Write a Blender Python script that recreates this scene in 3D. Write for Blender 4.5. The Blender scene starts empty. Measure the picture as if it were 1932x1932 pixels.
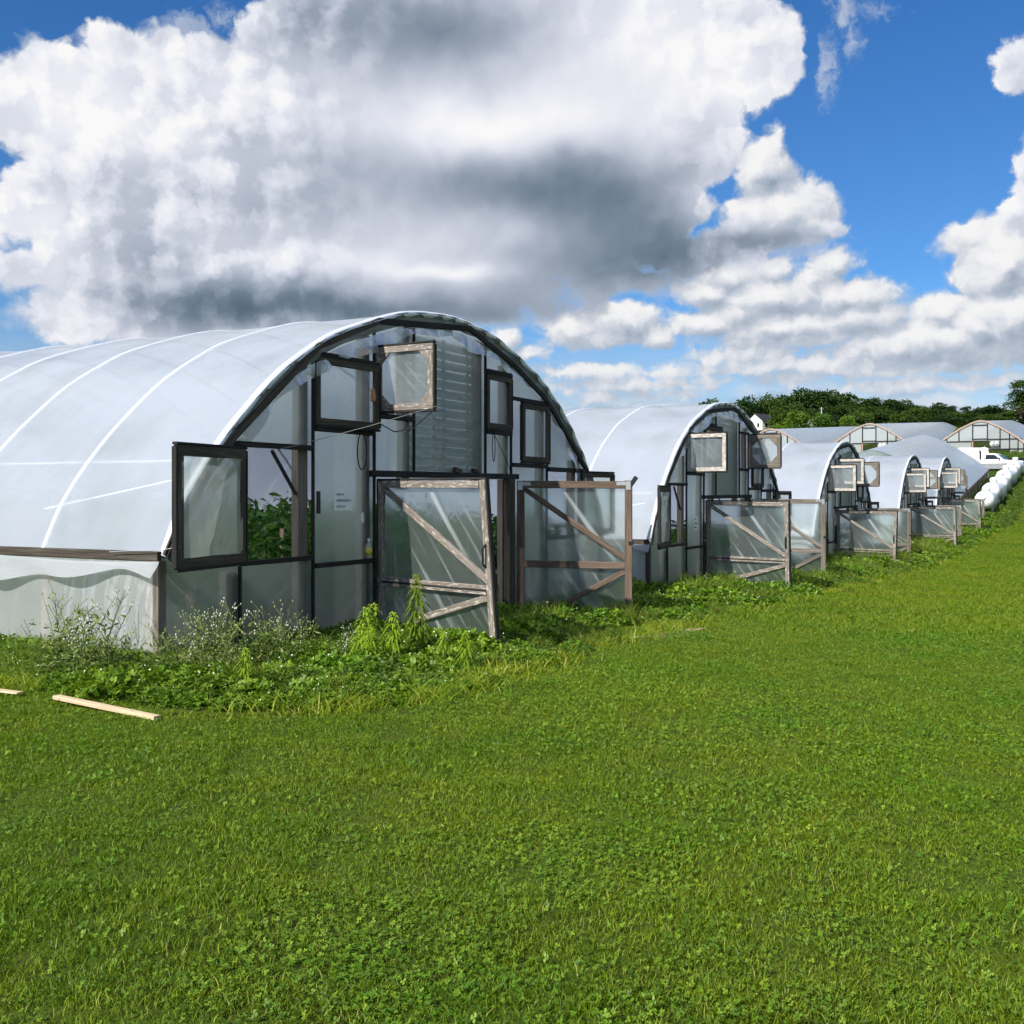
import bpy, bmesh, math, random
import numpy as np
from mathutils import Vector, Matrix
random.seed(4); rs = np.random.default_rng(7)
R = math.radians
SC = bpy.context.scene; COL = SC.collection

# ------------------------------------------------------------------ helpers
class MB:
    """collects shapes; build() links them as ONE mesh object. UV: u along a board, v across, in metres"""
    def __init__(s): s.v = []; s.f = []; s.uv = []; s.mi = []
    def _off(s): return random.random() * 40, random.random() * 40
    def face(s, pts, uvs=None, mi=0):
        b = len(s.v); s.v += [tuple(p) for p in pts]; s.f.append(tuple(range(b, b + len(pts))))
        s.uv += list(uvs) if uvs else [(p[0], p[2]) for p in pts]; s.mi.append(mi)
    def beam(s, a, b, w, h, up=(0, 0, 1), ch=.005, mi=0):
        """a board from a to b, h along up, w across"""
        a, b = Vector(a), Vector(b); d = b - a; L = d.length
        if L < 1e-6: return s
        d /= L; up = Vector(up); sd = d.cross(up)
        if sd.length < 1e-4: up = Vector((0, 1, 0)) if abs(d.y) < .9 else Vector((1, 0, 0)); sd = d.cross(up)
        sd.normalize(); up = sd.cross(d).normalized()
        c = min(ch, w * .3, h * .3); W, H = w / 2, h / 2
        prof = [(-W + c, -H), (W - c, -H), (W, -H + c), (W, H - c), (W - c, H), (-W + c, H), (-W, H - c), (-W, -H + c)]
        o = s._off(); base = len(s.v)
        for e in (a, b):
            for x, y in prof: s.v.append(tuple(e + sd * x + up * y))
        per = [0]
        for i in range(8):
            x0, y0 = prof[i]; x1, y1 = prof[(i + 1) % 8]; per.append(per[-1] + math.hypot(x1 - x0, y1 - y0))
        for i in range(8):
            j = (i + 1) % 8
            s.f.append((base + i, base + j, base + 8 + j, base + 8 + i))
            s.uv += [(o[0], o[1] + per[i]), (o[0], o[1] + per[i + 1]), (o[0] + L, o[1] + per[i + 1]), (o[0] + L, o[1] + per[i])]; s.mi.append(mi)
        s.f.append(tuple(base + i for i in range(7, -1, -1))); s.uv += [(o[0] + prof[i][0] * .2, o[1] + prof[i][1]) for i in range(7, -1, -1)]; s.mi.append(mi)
        s.f.append(tuple(base + 8 + i for i in range(8))); s.uv += [(o[0] + prof[i][0] * .2, o[1] + prof[i][1]) for i in range(8)]; s.mi.append(mi)
        return s
    def box(s, lo, hi, mi=0):
        lo, hi = Vector(lo), Vector(hi); m = (lo + hi) / 2; e = hi - lo
        k = max(range(3), key=lambda i: e[i]); d = Vector((0, 0, 0)); d[k] = e[k] / 2
        up = Vector((0, 0, 1)) if k != 2 else Vector((0, 1, 0))
        w = e[1] if k == 0 else e[0]; h = e[2] if k != 2 else e[1]
        return s.beam(m - d, m + d, w, h, up, mi=mi)
    def tube(s, pts, r, n=6, mi=0, cap=True):
        pts = [Vector(p) for p in pts]; rr = r if isinstance(r, (list, tuple)) else [r] * len(pts)
        base = len(s.v); ref = Vector((0, 0, 1)); acc = 0; us = []
        for i, p in enumerate(pts):
            t = (pts[min(i + 1, len(pts) - 1)] - pts[max(i - 1, 0)]).normalized()
            x = t.cross(ref)
            if x.length < .05: x = t.cross(Vector((1, 0, 0)))
            x.normalize(); y = x.cross(t); ref = y
            if i: acc += (p - pts[i - 1]).length
            us.append(acc)
            for k in range(n):
                a = 2 * math.pi * k / n; s.v.append(tuple(p + x * math.cos(a) * rr[i] + y * math.sin(a) * rr[i]))
        for i in range(len(pts) - 1):
            for k in range(n):
                j = (k + 1) % n
                s.f.append((base + i * n + k, base + i * n + j, base + (i + 1) * n + j, base + (i + 1) * n + k))
                s.uv += [(us[i], k / n), (us[i], (k + 1) / n), (us[i + 1], (k + 1) / n), (us[i + 1], k / n)]; s.mi.append(mi)
        if cap:
            for o, q in ((0, range(n)), ((len(pts) - 1) * n, range(n - 1, -1, -1))):
                s.f.append(tuple(base + o + k for k in q)); s.uv += [(0, 0)] * n; s.mi.append(mi)
        return s
    def lathe(s, prof, n=20, axis=Matrix.Identity(4), mi=0):
        base = len(s.v)
        for r, z in prof:
            for k in range(n):
                a = 2 * math.pi * k / n; s.v.append(tuple(axis @ Vector((r * math.cos(a), r * math.sin(a), z))))
        for i in range(len(prof) - 1):
            for k in range(n):
                j = (k + 1) % n
                s.f.append((base + i * n + k, base + i * n + j, base + (i + 1) * n + j, base + (i + 1) * n + k))
                s.uv += [(k / n, prof[i][1]), ((k + 1) / n, prof[i][1]), ((k + 1) / n, prof[i + 1][1]), (k / n, prof[i + 1][1])]; s.mi.append(mi)
        s.f.append(tuple(base + k for k in range(n - 1, -1, -1))); s.uv += [(0, 0)] * n; s.mi.append(mi)
        s.f.append(tuple(base + (len(prof) - 1) * n + k for k in range(n))); s.uv += [(0, 0)] * n; s.mi.append(mi)
        return s
    def sheet(s, fn, nu, nv, uvs=(1, 1), mi=0):
        """fn(u, v) in 0..1 -> point"""
        base = len(s.v)
        for j in range(nv + 1):
            for i in range(nu + 1): s.v.append(tuple(fn(i / nu, j / nv)))
        for j in range(nv):
            for i in range(nu):
                a = base + j * (nu + 1) + i
                s.f.append((a, a + 1, a + nu + 2, a + nu + 1))
                s.uv += [(i / nu * uvs[0], j / nv * uvs[1]), ((i + 1) / nu * uvs[0], j / nv * uvs[1]), ((i + 1) / nu * uvs[0], (j + 1) / nv * uvs[1]), (i / nu * uvs[0], (j + 1) / nv * uvs[1])]; s.mi.append(mi)
        return s
    def build(s, name, mats, parent=None, smooth=False, col=None):
        me = bpy.data.meshes.new(name); me.from_pydata(s.v, [], s.f)
        uv = me.uv_layers.new(name='UVMap'); uv.data.foreach_set('uv', [c for p in s.uv for c in p])
        for m in (mats if isinstance(mats, (list, tuple)) else [mats]): me.materials.append(m)
        me.polygons.foreach_set('material_index', s.mi)
        if smooth: me.polygons.foreach_set('use_smooth', [True] * len(s.f))
        me.update()
        o = bpy.data.objects.new(name, me); (col or COL).objects.link(o)
        if parent: o.parent = parent
        return o

def tag(o, label=None, cat=None, group=None, kind=None):
    if label: o['label'] = label
    if cat: o['category'] = cat
    if group: o['group'] = group
    if kind: o['kind'] = kind
    return o
def thing(name, label, cat, loc=(0, 0, 0), rz=0., group=None):
    o = bpy.data.objects.new(name, None); COL.objects.link(o); o.location = loc; o.rotation_euler = (0, 0, rz)
    o.empty_display_size = .2
    return tag(o, label, cat, group)
def copy_tree(o, parent=None):
    c = o.copy(); COL.objects.link(c)
    if parent: c.parent = parent
    for ch in [q for q in bpy.data.objects if q.parent == o]: copy_tree(ch, c)
    return c

# ------------------------------------------------------------------ the lie of the land
QK = [(-200, .2), (-20, .02), (0, .02), (6.65, -.05), (13, -.2), (17.6, -.3), (23, -.45), (29, -.58), (36, -.66), (42, -.65), (52, -.42), (58, -.12), (65, .5), (76, 1.55), (88, 2.6), (100, 3.5), (135, 6.3), (170, 9.3), (250, 17.0), (310, 20.0), (420, 22), (1500, 23)]
qx = np.array([a for a, b in QK], float); qy = np.array([b for a, b in QK], float)
_d = np.diff(qy) / np.diff(qx); _m = np.concatenate([[_d[0]], (_d[:-1] + _d[1:]) / 2, [_d[-1]]])
TH = R(28); UX, UY = math.sin(TH), math.cos(TH)          # the row of greenhouses runs along (UX, UY), uphill
def gz(x, y):
    x = np.asarray(x, float); y = np.asarray(y, float)
    q = np.clip(x * UX + y * UY, qx[0], qx[-1]); p = -x * UY + y * UX
    i = np.clip(np.searchsorted(qx, q) - 1, 0, len(qx) - 2); h = qx[i + 1] - qx[i]; t = (q - qx[i]) / h
    z = (2*t**3 - 3*t**2 + 1) * qy[i] + (t**3 - 2*t**2 + t) * h * _m[i] + (-2*t**3 + 3*t**2) * qy[i+1] + (t**3 - t**2) * h * _m[i+1]
    return z + .012 * np.clip(p - 7, -5, 15)
def G(x, y): return float(gz(x, y))
def QR(q, r): return q * UX + r * UY, q * UY - r * UX    # along the row / out from it -> world
CAM_Z = 1.55
def at(px, y):           # where the sight line through a picture column meets depth y
    return (px - 966) / 1980 * y
EDGE = np.array([(4.0, -30), (5.65, -7.5), (5.8, -5.7), (6.3, -4.85), (7.05, -4.5), (9, -4.55), (12.7, -4.7), (19.5, -4.45), (29.6, -4.0), (40, -3.75), (52, -3.5), (60, -3.0), (66, -2.45), (78, -2.5), (100, -2.4)])
def r_edge(q): return np.interp(q, EDGE[:, 0], EDGE[:, 1])
# ------------------------------------------------------------------ sky
class NT:
    """tiny helper to write shader maths as python"""
    def __init__(s, tree): s.t = tree
    def n(s, typ, **kw):
        nd = s.t.nodes.new(typ)
        for k, v in kw.items(): setattr(nd, k, v)
        return nd
    def put(s, sock, v):
        if hasattr(v, 'is_linked') or isinstance(v, bpy.types.NodeSocket): s.t.links.new(v, sock)
        elif v is not None: sock.default_value = v
    def m(s, op, a, b=None, c=None, clamp=False):
        nd = s.n('ShaderNodeMath', operation=op, use_clamp=clamp)
        s.put(nd.inputs[0], a)
        if b is not None: s.put(nd.inputs[1], b)
        if c is not None: s.put(nd.inputs[2], c)
        return nd.outputs[0]
    def v(s, op, a, b=None, c=None, scale=None):
        nd = s.n('ShaderNodeVectorMath', operation=op)
        s.put(nd.inputs[0], a)
        if b is not None: s.put(nd.inputs[1], b)
        if c is not None: s.put(nd.inputs[2], c)
        if scale is not None: s.put(nd.inputs['Scale'], scale)
        return nd.outputs['Value'] if op in ('LENGTH', 'DOT_PRODUCT', 'DISTANCE') else nd.outputs[0]
    def noise(s, vec, scale, detail=4, rough=.55, out='Fac', dim='3D', lac=2.0, dist=0):
        nd = s.n('ShaderNodeTexNoise', noise_dimensions=dim)
        if vec is not None: s.put(nd.inputs['Vector'], vec)
        nd.inputs['Scale'].default_value = scale; nd.inputs['Detail'].default_value = detail
        nd.inputs['Roughness'].default_value = rough; nd.inputs['Lacunarity'].default_value = lac
        nd.inputs['Distortion'].default_value = dist
        return nd.outputs[out]
    def voro(s, vec, scale, detail=2, rough=.5):
        nd = s.n('ShaderNodeTexVoronoi', voronoi_dimensions='2D', feature='F1', normalize=True)
        s.put(nd.inputs['Vector'], vec)
        nd.inputs['Scale'].default_value = scale; nd.inputs['Detail'].default_value = detail
        nd.inputs['Roughness'].default_value = rough
        return nd.outputs['Distance']
    def ramp(s, fac, stops, interp='LINEAR'):
        nd = s.n('ShaderNodeValToRGB'); nd.color_ramp.interpolation = interp
        e = nd.color_ramp.elements
        while len(e) < len(stops): e.new(.5)
        for el, (p, c) in zip(e, stops):
            el.position = p; el.color = (c, c, c, 1) if isinstance(c, (int, float)) else (*c, 1)
        s.put(nd.inputs[0], fac); return nd.outputs[0]
    def rng(s, x, a, b, c=0., d=1., mode='SMOOTHSTEP'):
        nd = s.n('ShaderNodeMapRange', interpolation_type=mode, clamp=True)
        s.put(nd.inputs[0], x)
        for i, q in enumerate((a, b, c, d)): s.put(nd.inputs[i + 1], q)
        return nd.outputs[0]
    def mix(s, fac, a, b, blend='MIX'):
        nd = s.n('ShaderNodeMix', data_type='RGBA', blend_type=blend)
        s.put(nd.inputs[0], fac)
        for k, q in ((6, a), (7, b)):
            s.put(nd.inputs[k], (*q, 1) if isinstance(q, tuple) and len(q) == 3 else q)
        return nd.outputs[2]

SUN = Vector((-.62, -.70, .76)).normalized()

def build_sky():
    w = bpy.data.worlds.new('World'); bpy.context.scene.world = w; w.use_nodes = True
    t = w.node_tree; t.nodes.clear(); N = NT(t)
    sky = N.n('ShaderNodeTexSky', sky_type='NISHITA', sun_disc=False)
    sky.sun_elevation = math.asin(SUN.z); sky.sun_rotation = math.atan2(SUN.x, SUN.y)
    sky.air_density = 1.0; sky.dust_density = .3; sky.ozone_density = 2.2
    co = N.n('ShaderNodeTexCoord').outputs['Generated']
    sep = N.n('ShaderNodeSeparateXYZ'); N.put(sep.inputs[0], co)
    az = N.m('MULTIPLY', N.m('ARCTAN2', sep.outputs[0], sep.outputs[1]), 57.2958)
    el = N.m('MULTIPLY', N.m('ARCSINE', sep.outputs[2]), 57.2958)
    cb = N.n('ShaderNodeCombineXYZ'); N.put(cb.inputs[0], az); N.put(cb.inputs[1], el)
    V = cb.outputs[0]
    # heading / height of cloud banks in degrees
    def D(x, y):
        a = math.atan((x - 966) / 1980)
        return math.degrees(a), math.degrees(math.atan((932 - y) / 1980 * math.cos(a)))
    def size(rx, ry): return rx / 1980 * 57.3, ry / 1980 * 57.3
    wn = N.noise(V, .30, 2.5, .5, 'Color')
    W1 = N.v('MULTIPLY_ADD', N.v('SUBTRACT', wn, (.5, .5, .5)), (2.6, 2.0, 0), V)
    wn2 = N.noise(V, 1.5, 4, .6, 'Color')
    W = N.v('MULTIPLY_ADD', N.v('SUBTRACT', wn2, (.5, .5, .5)), (.8, .7, 0), W1)
    wsoft = N.v('MULTIPLY_ADD', N.v('SUBTRACT', wn, (.5, .5, .5)), (3.2, 1.7, 0), V)
    def blob(vec, x, y, rx, ry):
        c = D(x, y); r = size(rx, ry)
        q = N.v('MULTIPLY', N.v('SUBTRACT', vec, (c[0], c[1], 0)), (1 / r[0], 1 / r[1], 1))
        return N.v('DOT_PRODUCT', q, q)
    def bank(vec, blobs, k=60.):
        mask = None
        for x, y, rx, ry in blobs:
            r = size(rx, ry)
            d = N.m('SUBTRACT', 1.0, N.v('LENGTH', N.v('MULTIPLY', N.v('SUBTRACT', vec, (*D(x, y), 0)), (1 / r[0], 1 / r[1], 1))))
            d = N.m('MULTIPLY', d, min(rx, ry) / k)
            mask = d if mask is None else N.m('SMOOTH_MAX', mask, d, .10)
        return mask
    mask = bank(W, MASK)
    # cover outside the picture: broken cumulus all around
    gen = N.m('SUBTRACT', N.noise(V, .06, 5, .55), .53)
    front = N.rng(N.m('ABSOLUTE', az), 27.5, 34, 0, 1)
    high = N.rng(el, 26, 31, 0, 1)
    outside = N.m('MAXIMUM', front, high)
    mask = N.m('ADD', N.m('MULTIPLY', mask, N.m('SUBTRACT', 1.0, outside)), N.m('MULTIPLY', N.m('MULTIPLY', gen, 6.0), outside))
    def puffs(vec):
        p = N.m('SUBTRACT', .52, N.voro(vec, .30, 2.0, .45))
        f = N.m('SUBTRACT', N.noise(vec, .55, 7, .53), .5)
        return N.m('ADD', N.m('MULTIPLY', p, 1.0), N.m('MULTIPLY', f, .9))
    Wp = N.v('MULTIPLY_ADD', N.v('SUBTRACT', wn2, (.5, .5, .5)), (1.1, .9, 0), V)
    P0 = puffs(Wp)
    P1 = puffs(N.v('ADD', Wp, (-.6, .6, 0)))
    H = N.m('ADD', mask, N.m('MULTIPLY', P0, .95))
    alpha = N.rng(N.m('DIVIDE', H, N.rng(el, 8, 15, .48, .25)), -.04, 1.0)
    relief = N.m('MAXIMUM', N.m('SUBTRACT', P0, P1), -.12)
    edge = N.rng(H, .05, 1.1, .10, 0)      # thin rims glow a little
    tone = None
    for x, y, rx, ry, a in TONE:
        g = N.m('MULTIPLY', N.m('POWER', 2.718, N.m('MULTIPLY', blob(wsoft, x, y, rx, ry), -1.0)), a)
        tone = g if tone is None else N.m('ADD', tone, g)
    soft = N.rng(N.v('DISTANCE', V, (*D(950, 330), 0)), 6, 15, .20, 1.5)
    tone = N.m('ADD', tone, N.m('MULTIPLY', N.m('MULTIPLY', relief, .5), soft))
    tone = N.m('ADD', tone, N.m('MULTIPLY', N.m('SUBTRACT', N.noise(wsoft, .28, 5, .5), .5), .20))
    tone = N.m('ADD', N.m('ADD', tone, edge), .715)
    ccol = N.ramp(tone, [(0, (.10, .15, .20)), (.22, (.18, .245, .315)), (.45, (.37, .43, .53)), (.66, (.63, .67, .78)), (.84, (.88, .90, .98)), (1, (1.05, 1.04, 1.05))])
    # torn wisps high on the right
    wv = N.v('MULTIPLY_ADD', N.v('SUBTRACT', N.noise(V, .8, 6, .65, 'Color'), (.5, .5, .5)), (2.4, 2.4, 0), V)
    wisp = N.m('MULTIPLY', N.rng(N.m('ADD', bank(wv, WISP, 45.), N.m('SUBTRACT', N.noise(wv, 1.6, 6, .65), .5)), .05, .75), .62)
    alpha = N.m('MAXIMUM', alpha, N.m('MULTIPLY', wisp, N.m('SUBTRACT', 1.0, outside)))
    # lower, farther cumulus: lit on top, flat grey base
    Wl = N.v('MULTIPLY_ADD', N.v('SUBTRACT', N.noise(V, .75, 5, .55, 'Color'), (.5, .5, .5)), (1.5, 1.0, 0), V)
    L = (-.35, .62, 0)
    def puffs2(vec):
        p = N.m('SUBTRACT', .5, N.voro(vec, .8, 2.0, .5))
        f = N.m('SUBTRACT', N.noise(vec, 1.1, 7, .55), .5)
        return N.m('ADD', N.m('MULTIPLY', p, .55), N.m('MULTIPLY', f, .8))
    l0 = N.m('ADD', bank(Wl, LOW, 45.), N.m('MULTIPLY', puffs2(Wl), .8))
    l1 = N.m('ADD', bank(N.v('ADD', Wl, L), LOW, 45.), N.m('MULTIPLY', puffs2(N.v('ADD', Wl, L)), .8))
    lrel = N.m('SUBTRACT', l0, l1)
    lalpha = N.m('MULTIPLY', N.rng(l0, -.06, .34), N.m('SUBTRACT', 1.0, outside))
    ltone = N.m('ADD', N.m('MULTIPLY', lrel, .62), .70)
    lcol = N.ramp(ltone, [(0, (.20, .26, .33)), (.3, (.34, .42, .52)), (.6, (.56, .62, .72)), (.85, (.90, .91, .95)), (1, (1, 1, 1))])
    lcol = N.mix(N.rng(el, 2.5, 9, .45, 0), lcol, (.62, .71, .83))
    # thin veil low over the horizon
    veil = N.m('MULTIPLY', N.rng(el, 3.2, 9.5, 1.0, 0), N.rng(N.noise(N.v('MULTIPLY', V, (.45, 1.2, 1)), .5, 6, .6), .30, .54, .35, 1))
    vcol = N.mix(N.rng(N.noise(N.v('MULTIPLY', Wl, (.35, 1.5, 1)), .9, 6, .55), .38, .62), (.46, .56, .70), (.82, .86, .93))
    grad = N.rng(el, 1, 24, 0, 1, 'LINEAR')
    tint = N.ramp(grad, [(0, (.74, .84, 1.0)), (.2, (.52, .76, 1.02)), (.45, (.36, .68, 1.02)), (1, (.27, .63, 1.02))])
    blue = N.mix(1.0, sky.outputs[0], tint, 'MULTIPLY')
    b1 = N.n('ShaderNodeBackground'); N.put(b1.inputs[0], blue); b1.inputs[1].default_value = SKY_STRENGTH
    cc = N.mix(lalpha, N.mix(veil, (.5, .6, .7), vcol), lcol)
    lowa = N.m('MAXIMUM', lalpha, veil)
    cc = N.mix(alpha, cc, ccol)
    alpha = N.m('SUBTRACT', 1.0, N.m('MULTIPLY', N.m('SUBTRACT', 1.0, alpha), N.m('SUBTRACT', 1.0, lowa)))
    b2 = N.n('ShaderNodeBackground'); N.put(b2.inputs[0], cc); b2.inputs[1].default_value = CLOUD_STRENGTH
    mx = N.n('ShaderNodeMixShader'); N.put(mx.inputs[0], alpha); N.put(mx.inputs[1], b1.outputs[0]); N.put(mx.inputs[2], b2.outputs[0])
    out = N.n('ShaderNodeOutputWorld'); N.put(out.inputs[0], mx.outputs[0])
    w.cycles.sampling_method = 'MANUAL'; w.cycles.sample_map_resolution = 512
SKY_STRENGTH = .082
CLOUD_STRENGTH = .60
# cloud banks: heading and height given on the picture grid, half sizes, all turned into degrees of arc
WISP = [(1595, 20, 40, 40), (1610, 75, 26, 44), (1650, 15, 60, 22), (1620, 110, 14, 20), (350, 60, 60, 40), (420, 30, 40, 30), (1560, 130, 30, 90), (1345, 290, 60, 60), (1500, 470, 120, 40)]
MASK = [
 (130, 190, 130, 85), (240, 240, 230, 110), (70, 230, 80, 60), (60, 400, 80, 45), (280, 400, 240, 130), (440, 190, 130, 60), (430, 90, 70, 30), (640, 90, 190, 120),
 (560, 340, 330, 220), (900, 40, 380, 150), (1000, 230, 420, 200), (1290, 80, 180, 110), (1430, 130, 70, 80), (1130, 390, 200, 110),
 (1000, 450, 270, 90), (640, 500, 380, 70), (180, 530, 110, 70), (70, 515, 85, 36), (125, 590, 85, 55), (330, 590, 230, 60), (250, 90, 50, 25), (310, 100, 40, 40), (560, 560, 200, 40),
 (1240, 470, 110, 36), (1410, 455, 130, 30), (1330, 480, 120, 30),
 (1945, 120, 40, 40), (1945, 360, 32, 100), (1150, 520, 120, 40), (950, 540, 200, 35), (520, 580, 340, 50), (800, 568, 320, 46), (260, 600, 170, 55),
]
LOW = [ (1500, 690, 300, 22), (1200, 725, 220, 20), (1720, 725, 200, 18), (1330, 610, 90, 30), (1500, 640, 200, 24), (1780, 690, 160, 20),

 (1480, 400, 100, 62), (1540, 420, 55, 40), (1440, 320, 60, 55), (1460, 270, 22, 30), (1420, 410, 70, 45), (1290, 395, 60, 36), (1250, 420, 60, 40),
 (1855, 450, 80, 38), (1900, 500, 90, 90), (1925, 590, 110, 90), (1795, 525, 15, 13), (1780, 640, 170, 55), (1690, 650, 110, 40), (1850, 620, 90, 55), (1780, 590, 60, 40),
 (1370, 520, 80, 36), (1460, 505, 50, 28), (1340, 550, 70, 36), (1450, 560, 130, 45), (1570, 495, 50, 26), (1530, 525, 50, 24), (1590, 560, 110, 40),
 (1620, 600, 120, 36), (1480, 615, 170, 36), (1400, 590, 100, 34),
 (1080, 622, 75, 34), (1170, 605, 90, 42), (1240, 635, 45, 28), (1130, 640, 120, 24), (955, 640, 36, 26), (990, 670, 50, 18),
 (1130, 700, 110, 20), (1250, 705, 80, 16), (1420, 665, 100, 22), (1350, 675, 60, 18), (1600, 665, 90, 22), (1680, 700, 110, 16), (1140, 750, 80, 18), (1220, 748, 40, 14), (1330, 715, 70, 16), (1470, 715, 90, 14),
 (1580, 740, 100, 12), (1780, 720, 60, 12), (1880, 715, 70, 14), (1280, 745, 60, 14), (1040, 700, 60, 14), (1700, 740, 70, 10),
 (90, 605, 32, 26), (150, 610, 40, 26), (380, 605, 90, 18), (230, 500, 40, 32), (215, 545, 40, 22), (60, 500, 50, 18), (110, 320, 40, 26), (130, 490, 30, 26),
]
TONE = [
 # dark bellies
 (770, 55, 250, 72, -.36), (900, 60, 120, 50, -.10), (1010, 345, 280, 62, -.42), (1150, 410, 150, 75, -.26), (640, 310, 90, 60, -.10), (1250, 440, 120, 60, -.22), (700, 585, 460, 42, -.52), (1180, 510, 260, 50, -.40),
 (440, 250, 60, 50, -.14), (370, 340, 70, 60, -.12), (430, 560, 140, 60, -.20), (1460, 455, 160, 24, -.26), (1180, 590, 60, 30, -.10), (300, 480, 120, 70, -.12), (200, 330, 70, 40, -.1), (560, 400, 120, 50, -.10),
 # sunlit parts
 (120, 170, 110, 90, .22), (270, 250, 170, 70, .20), (470, 180, 90, 40, .26), (400, 300, 40, 60, .1), (930, 245, 200, 50, .34), (1240, 80, 200, 110, .24), (1400, 170, 80, 60, .14), (70, 410, 90, 40, .20), (100, 545, 90, 60, .16), (370, 430, 60, 40, .12), (560, 470, 130, 36, .10), (860, 512, 100, 14, .26), (740, 500, 200, 20, .10),
]
# ------------------------------------------------------------------ materials
MATS = {}
def mat(name):
    m = bpy.data.materials.new(name); m.use_nodes = True; m.node_tree.nodes.clear(); MATS[name] = m
    N = NT(m.node_tree); out = N.n('ShaderNodeOutputMaterial')
    return m, N, out
def bsdf(N, col, rough=.6, spec=.4, metal=0., normal=None):
    b = N.n('ShaderNodeBsdfPrincipled')
    N.put(b.inputs['Base Color'], (*col, 1) if isinstance(col, tuple) else col); N.put(b.inputs['Roughness'], rough)
    b.inputs['Specular IOR Level'].default_value = spec; N.put(b.inputs['Metallic'], metal)
    if normal is not None: N.put(b.inputs['Normal'], normal)
    return b
def bump(N, h, strength=.3, dist=.01):
    b = N.n('ShaderNodeBump'); b.inputs['Strength'].default_value = strength; b.inputs['Distance'].default_value = dist
    N.put(b.inputs['Height'], h); return b.outputs[0]
def uvmap(N, sx, sy, rot=0.):
    tc = N.n('ShaderNodeTexCoord').outputs['UV']
    if rot:
        m0 = N.n('ShaderNodeMapping'); N.put(m0.inputs[0], tc); m0.inputs['Rotation'].default_value = (0, 0, rot); tc = m0.outputs[0]
    mp = N.n('ShaderNodeMapping'); N.put(mp.inputs[0], tc); mp.inputs['Scale'].default_value = (sx, sy, 1)
    return mp.outputs[0]
def wpos(N): return N.n('ShaderNodeNewGeometry').outputs['Position']

def wood(name, dark, mid, light, wear=.5, peel=None, rough=.85):
    m, N, out = mat(name)
    g = N.noise(uvmap(N, 2.2, 60), 1.0, 6, .62)
    g2 = N.noise(uvmap(N, .9, 9), 1.0, 4, .6)
    c = N.ramp(N.m('ADD', N.m('MULTIPLY', g, .65), N.m('MULTIPLY', g2, .45)), [(.36, dark), (.54, mid), (.74, light)])
    if peel:
        pn = N.noise(uvmap(N, 9, 40), 1.0, 6, .7)
        c = N.mix(N.rng(pn, wear - .04, wear + .06), c, peel)
    b = bsdf(N, c, rough, .25, normal=bump(N, g, .5, .004)); N.put(out.inputs[0], b.outputs[0]); return m
wood('black_wood', (.010, .010, .010), (.020, .019, .018), (.045, .042, .04))
wood('dark_wood', (.022, .018, .015), (.055, .046, .037), (.13, .11, .09))
wood('post_wood', (.06, .05, .042), (.12, .105, .09), (.20, .18, .16))
wood('peeled_wood', (.09, .075, .062), (.18, .155, .133), (.28, .25, .225), .57, (.50, .47, .43))
wood('brown_wood', (.045, .031, .023), (.115, .082, .062), (.23, .175, .138))
wood('sunlit_wood', (.16, .14, .12), (.34, .305, .27), (.50, .46, .42), .52, (.60, .56, .51))  # pale peeling wood, lightened further to paint in sun on swung frames
wood('grey_wood', (.06, .05, .042), (.15, .13, .11), (.28, .25, .215))
wood('lumber', (.36, .25, .15), (.55, .42, .27), (.68, .55, .38))
wood('red_wood', (.22, .11, .075), (.36, .22, .16), (.52, .40, .33))
wood('faded_wood', (.24, .13, .09), (.40, .28, .22), (.53, .45, .40))
def plain(name, col, rough=.5, spec=.4, metal=0., var=.15, scale=3., bmp=0.):
    m, N, out = mat(name)
    n = N.noise(N.n('ShaderNodeTexCoord').outputs['Object'], scale, 5, .6)
    c = N.mix(N.rng(n, .3, .7), tuple(x * (1 - var) for x in col), tuple(min(1, x * (1 + var)) for x in col))
    b = bsdf(N, c, rough, spec, metal, bump(N, n, bmp, .01) if bmp else None); N.put(out.inputs[0], b.outputs[0]); return m
plain('galvanised', (.48, .50, .52), .45, .5, .8)
plain('white_paint', (.80, .81, .82), .28, .5, 0, .05, 2.)
plain('white_siding', (.82, .82, .80), .6, .3, 0, .04)
plain('shingle', (.035, .037, .042), .9, .2, 0, .4, 20)
plain('black_plastic', (.012, .012, .013), .45, .4)
plain('rubber', (.015, .015, .015), .85, .2)
plain('dark_glass', (.012, .015, .018), .06, .6, 0, .1)
plain('silver_paint', (.36, .37, .38), .3, .5, .4, .06)
plain('paper', (.84, .88, .87), .8, .2, 0, .05)
plain('ink', (.02, .022, .03), .8, .2)
plain('cord', (.02, .022, .025), .8, .2)
plain('rope', (.26, .25, .24), .9, .1)
plain('handle_wood', (.42, .22, .09), .6, .3)
plain('sand', (.34, .26, .17), .95, .1, 0, .3, 12., .5)
plain('soil', (.11, .075, .05), .95, .1, 0, .35, 3., .4)
plain('yellow_label', (.58, .50, .06), .5, .4, 0, .3, 60)
plain('red_plastic', (.5, .03, .02), .4, .4)
plain('trunk', (.07, .055, .04), .9, .1, 0, .4, 6., .5)

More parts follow.
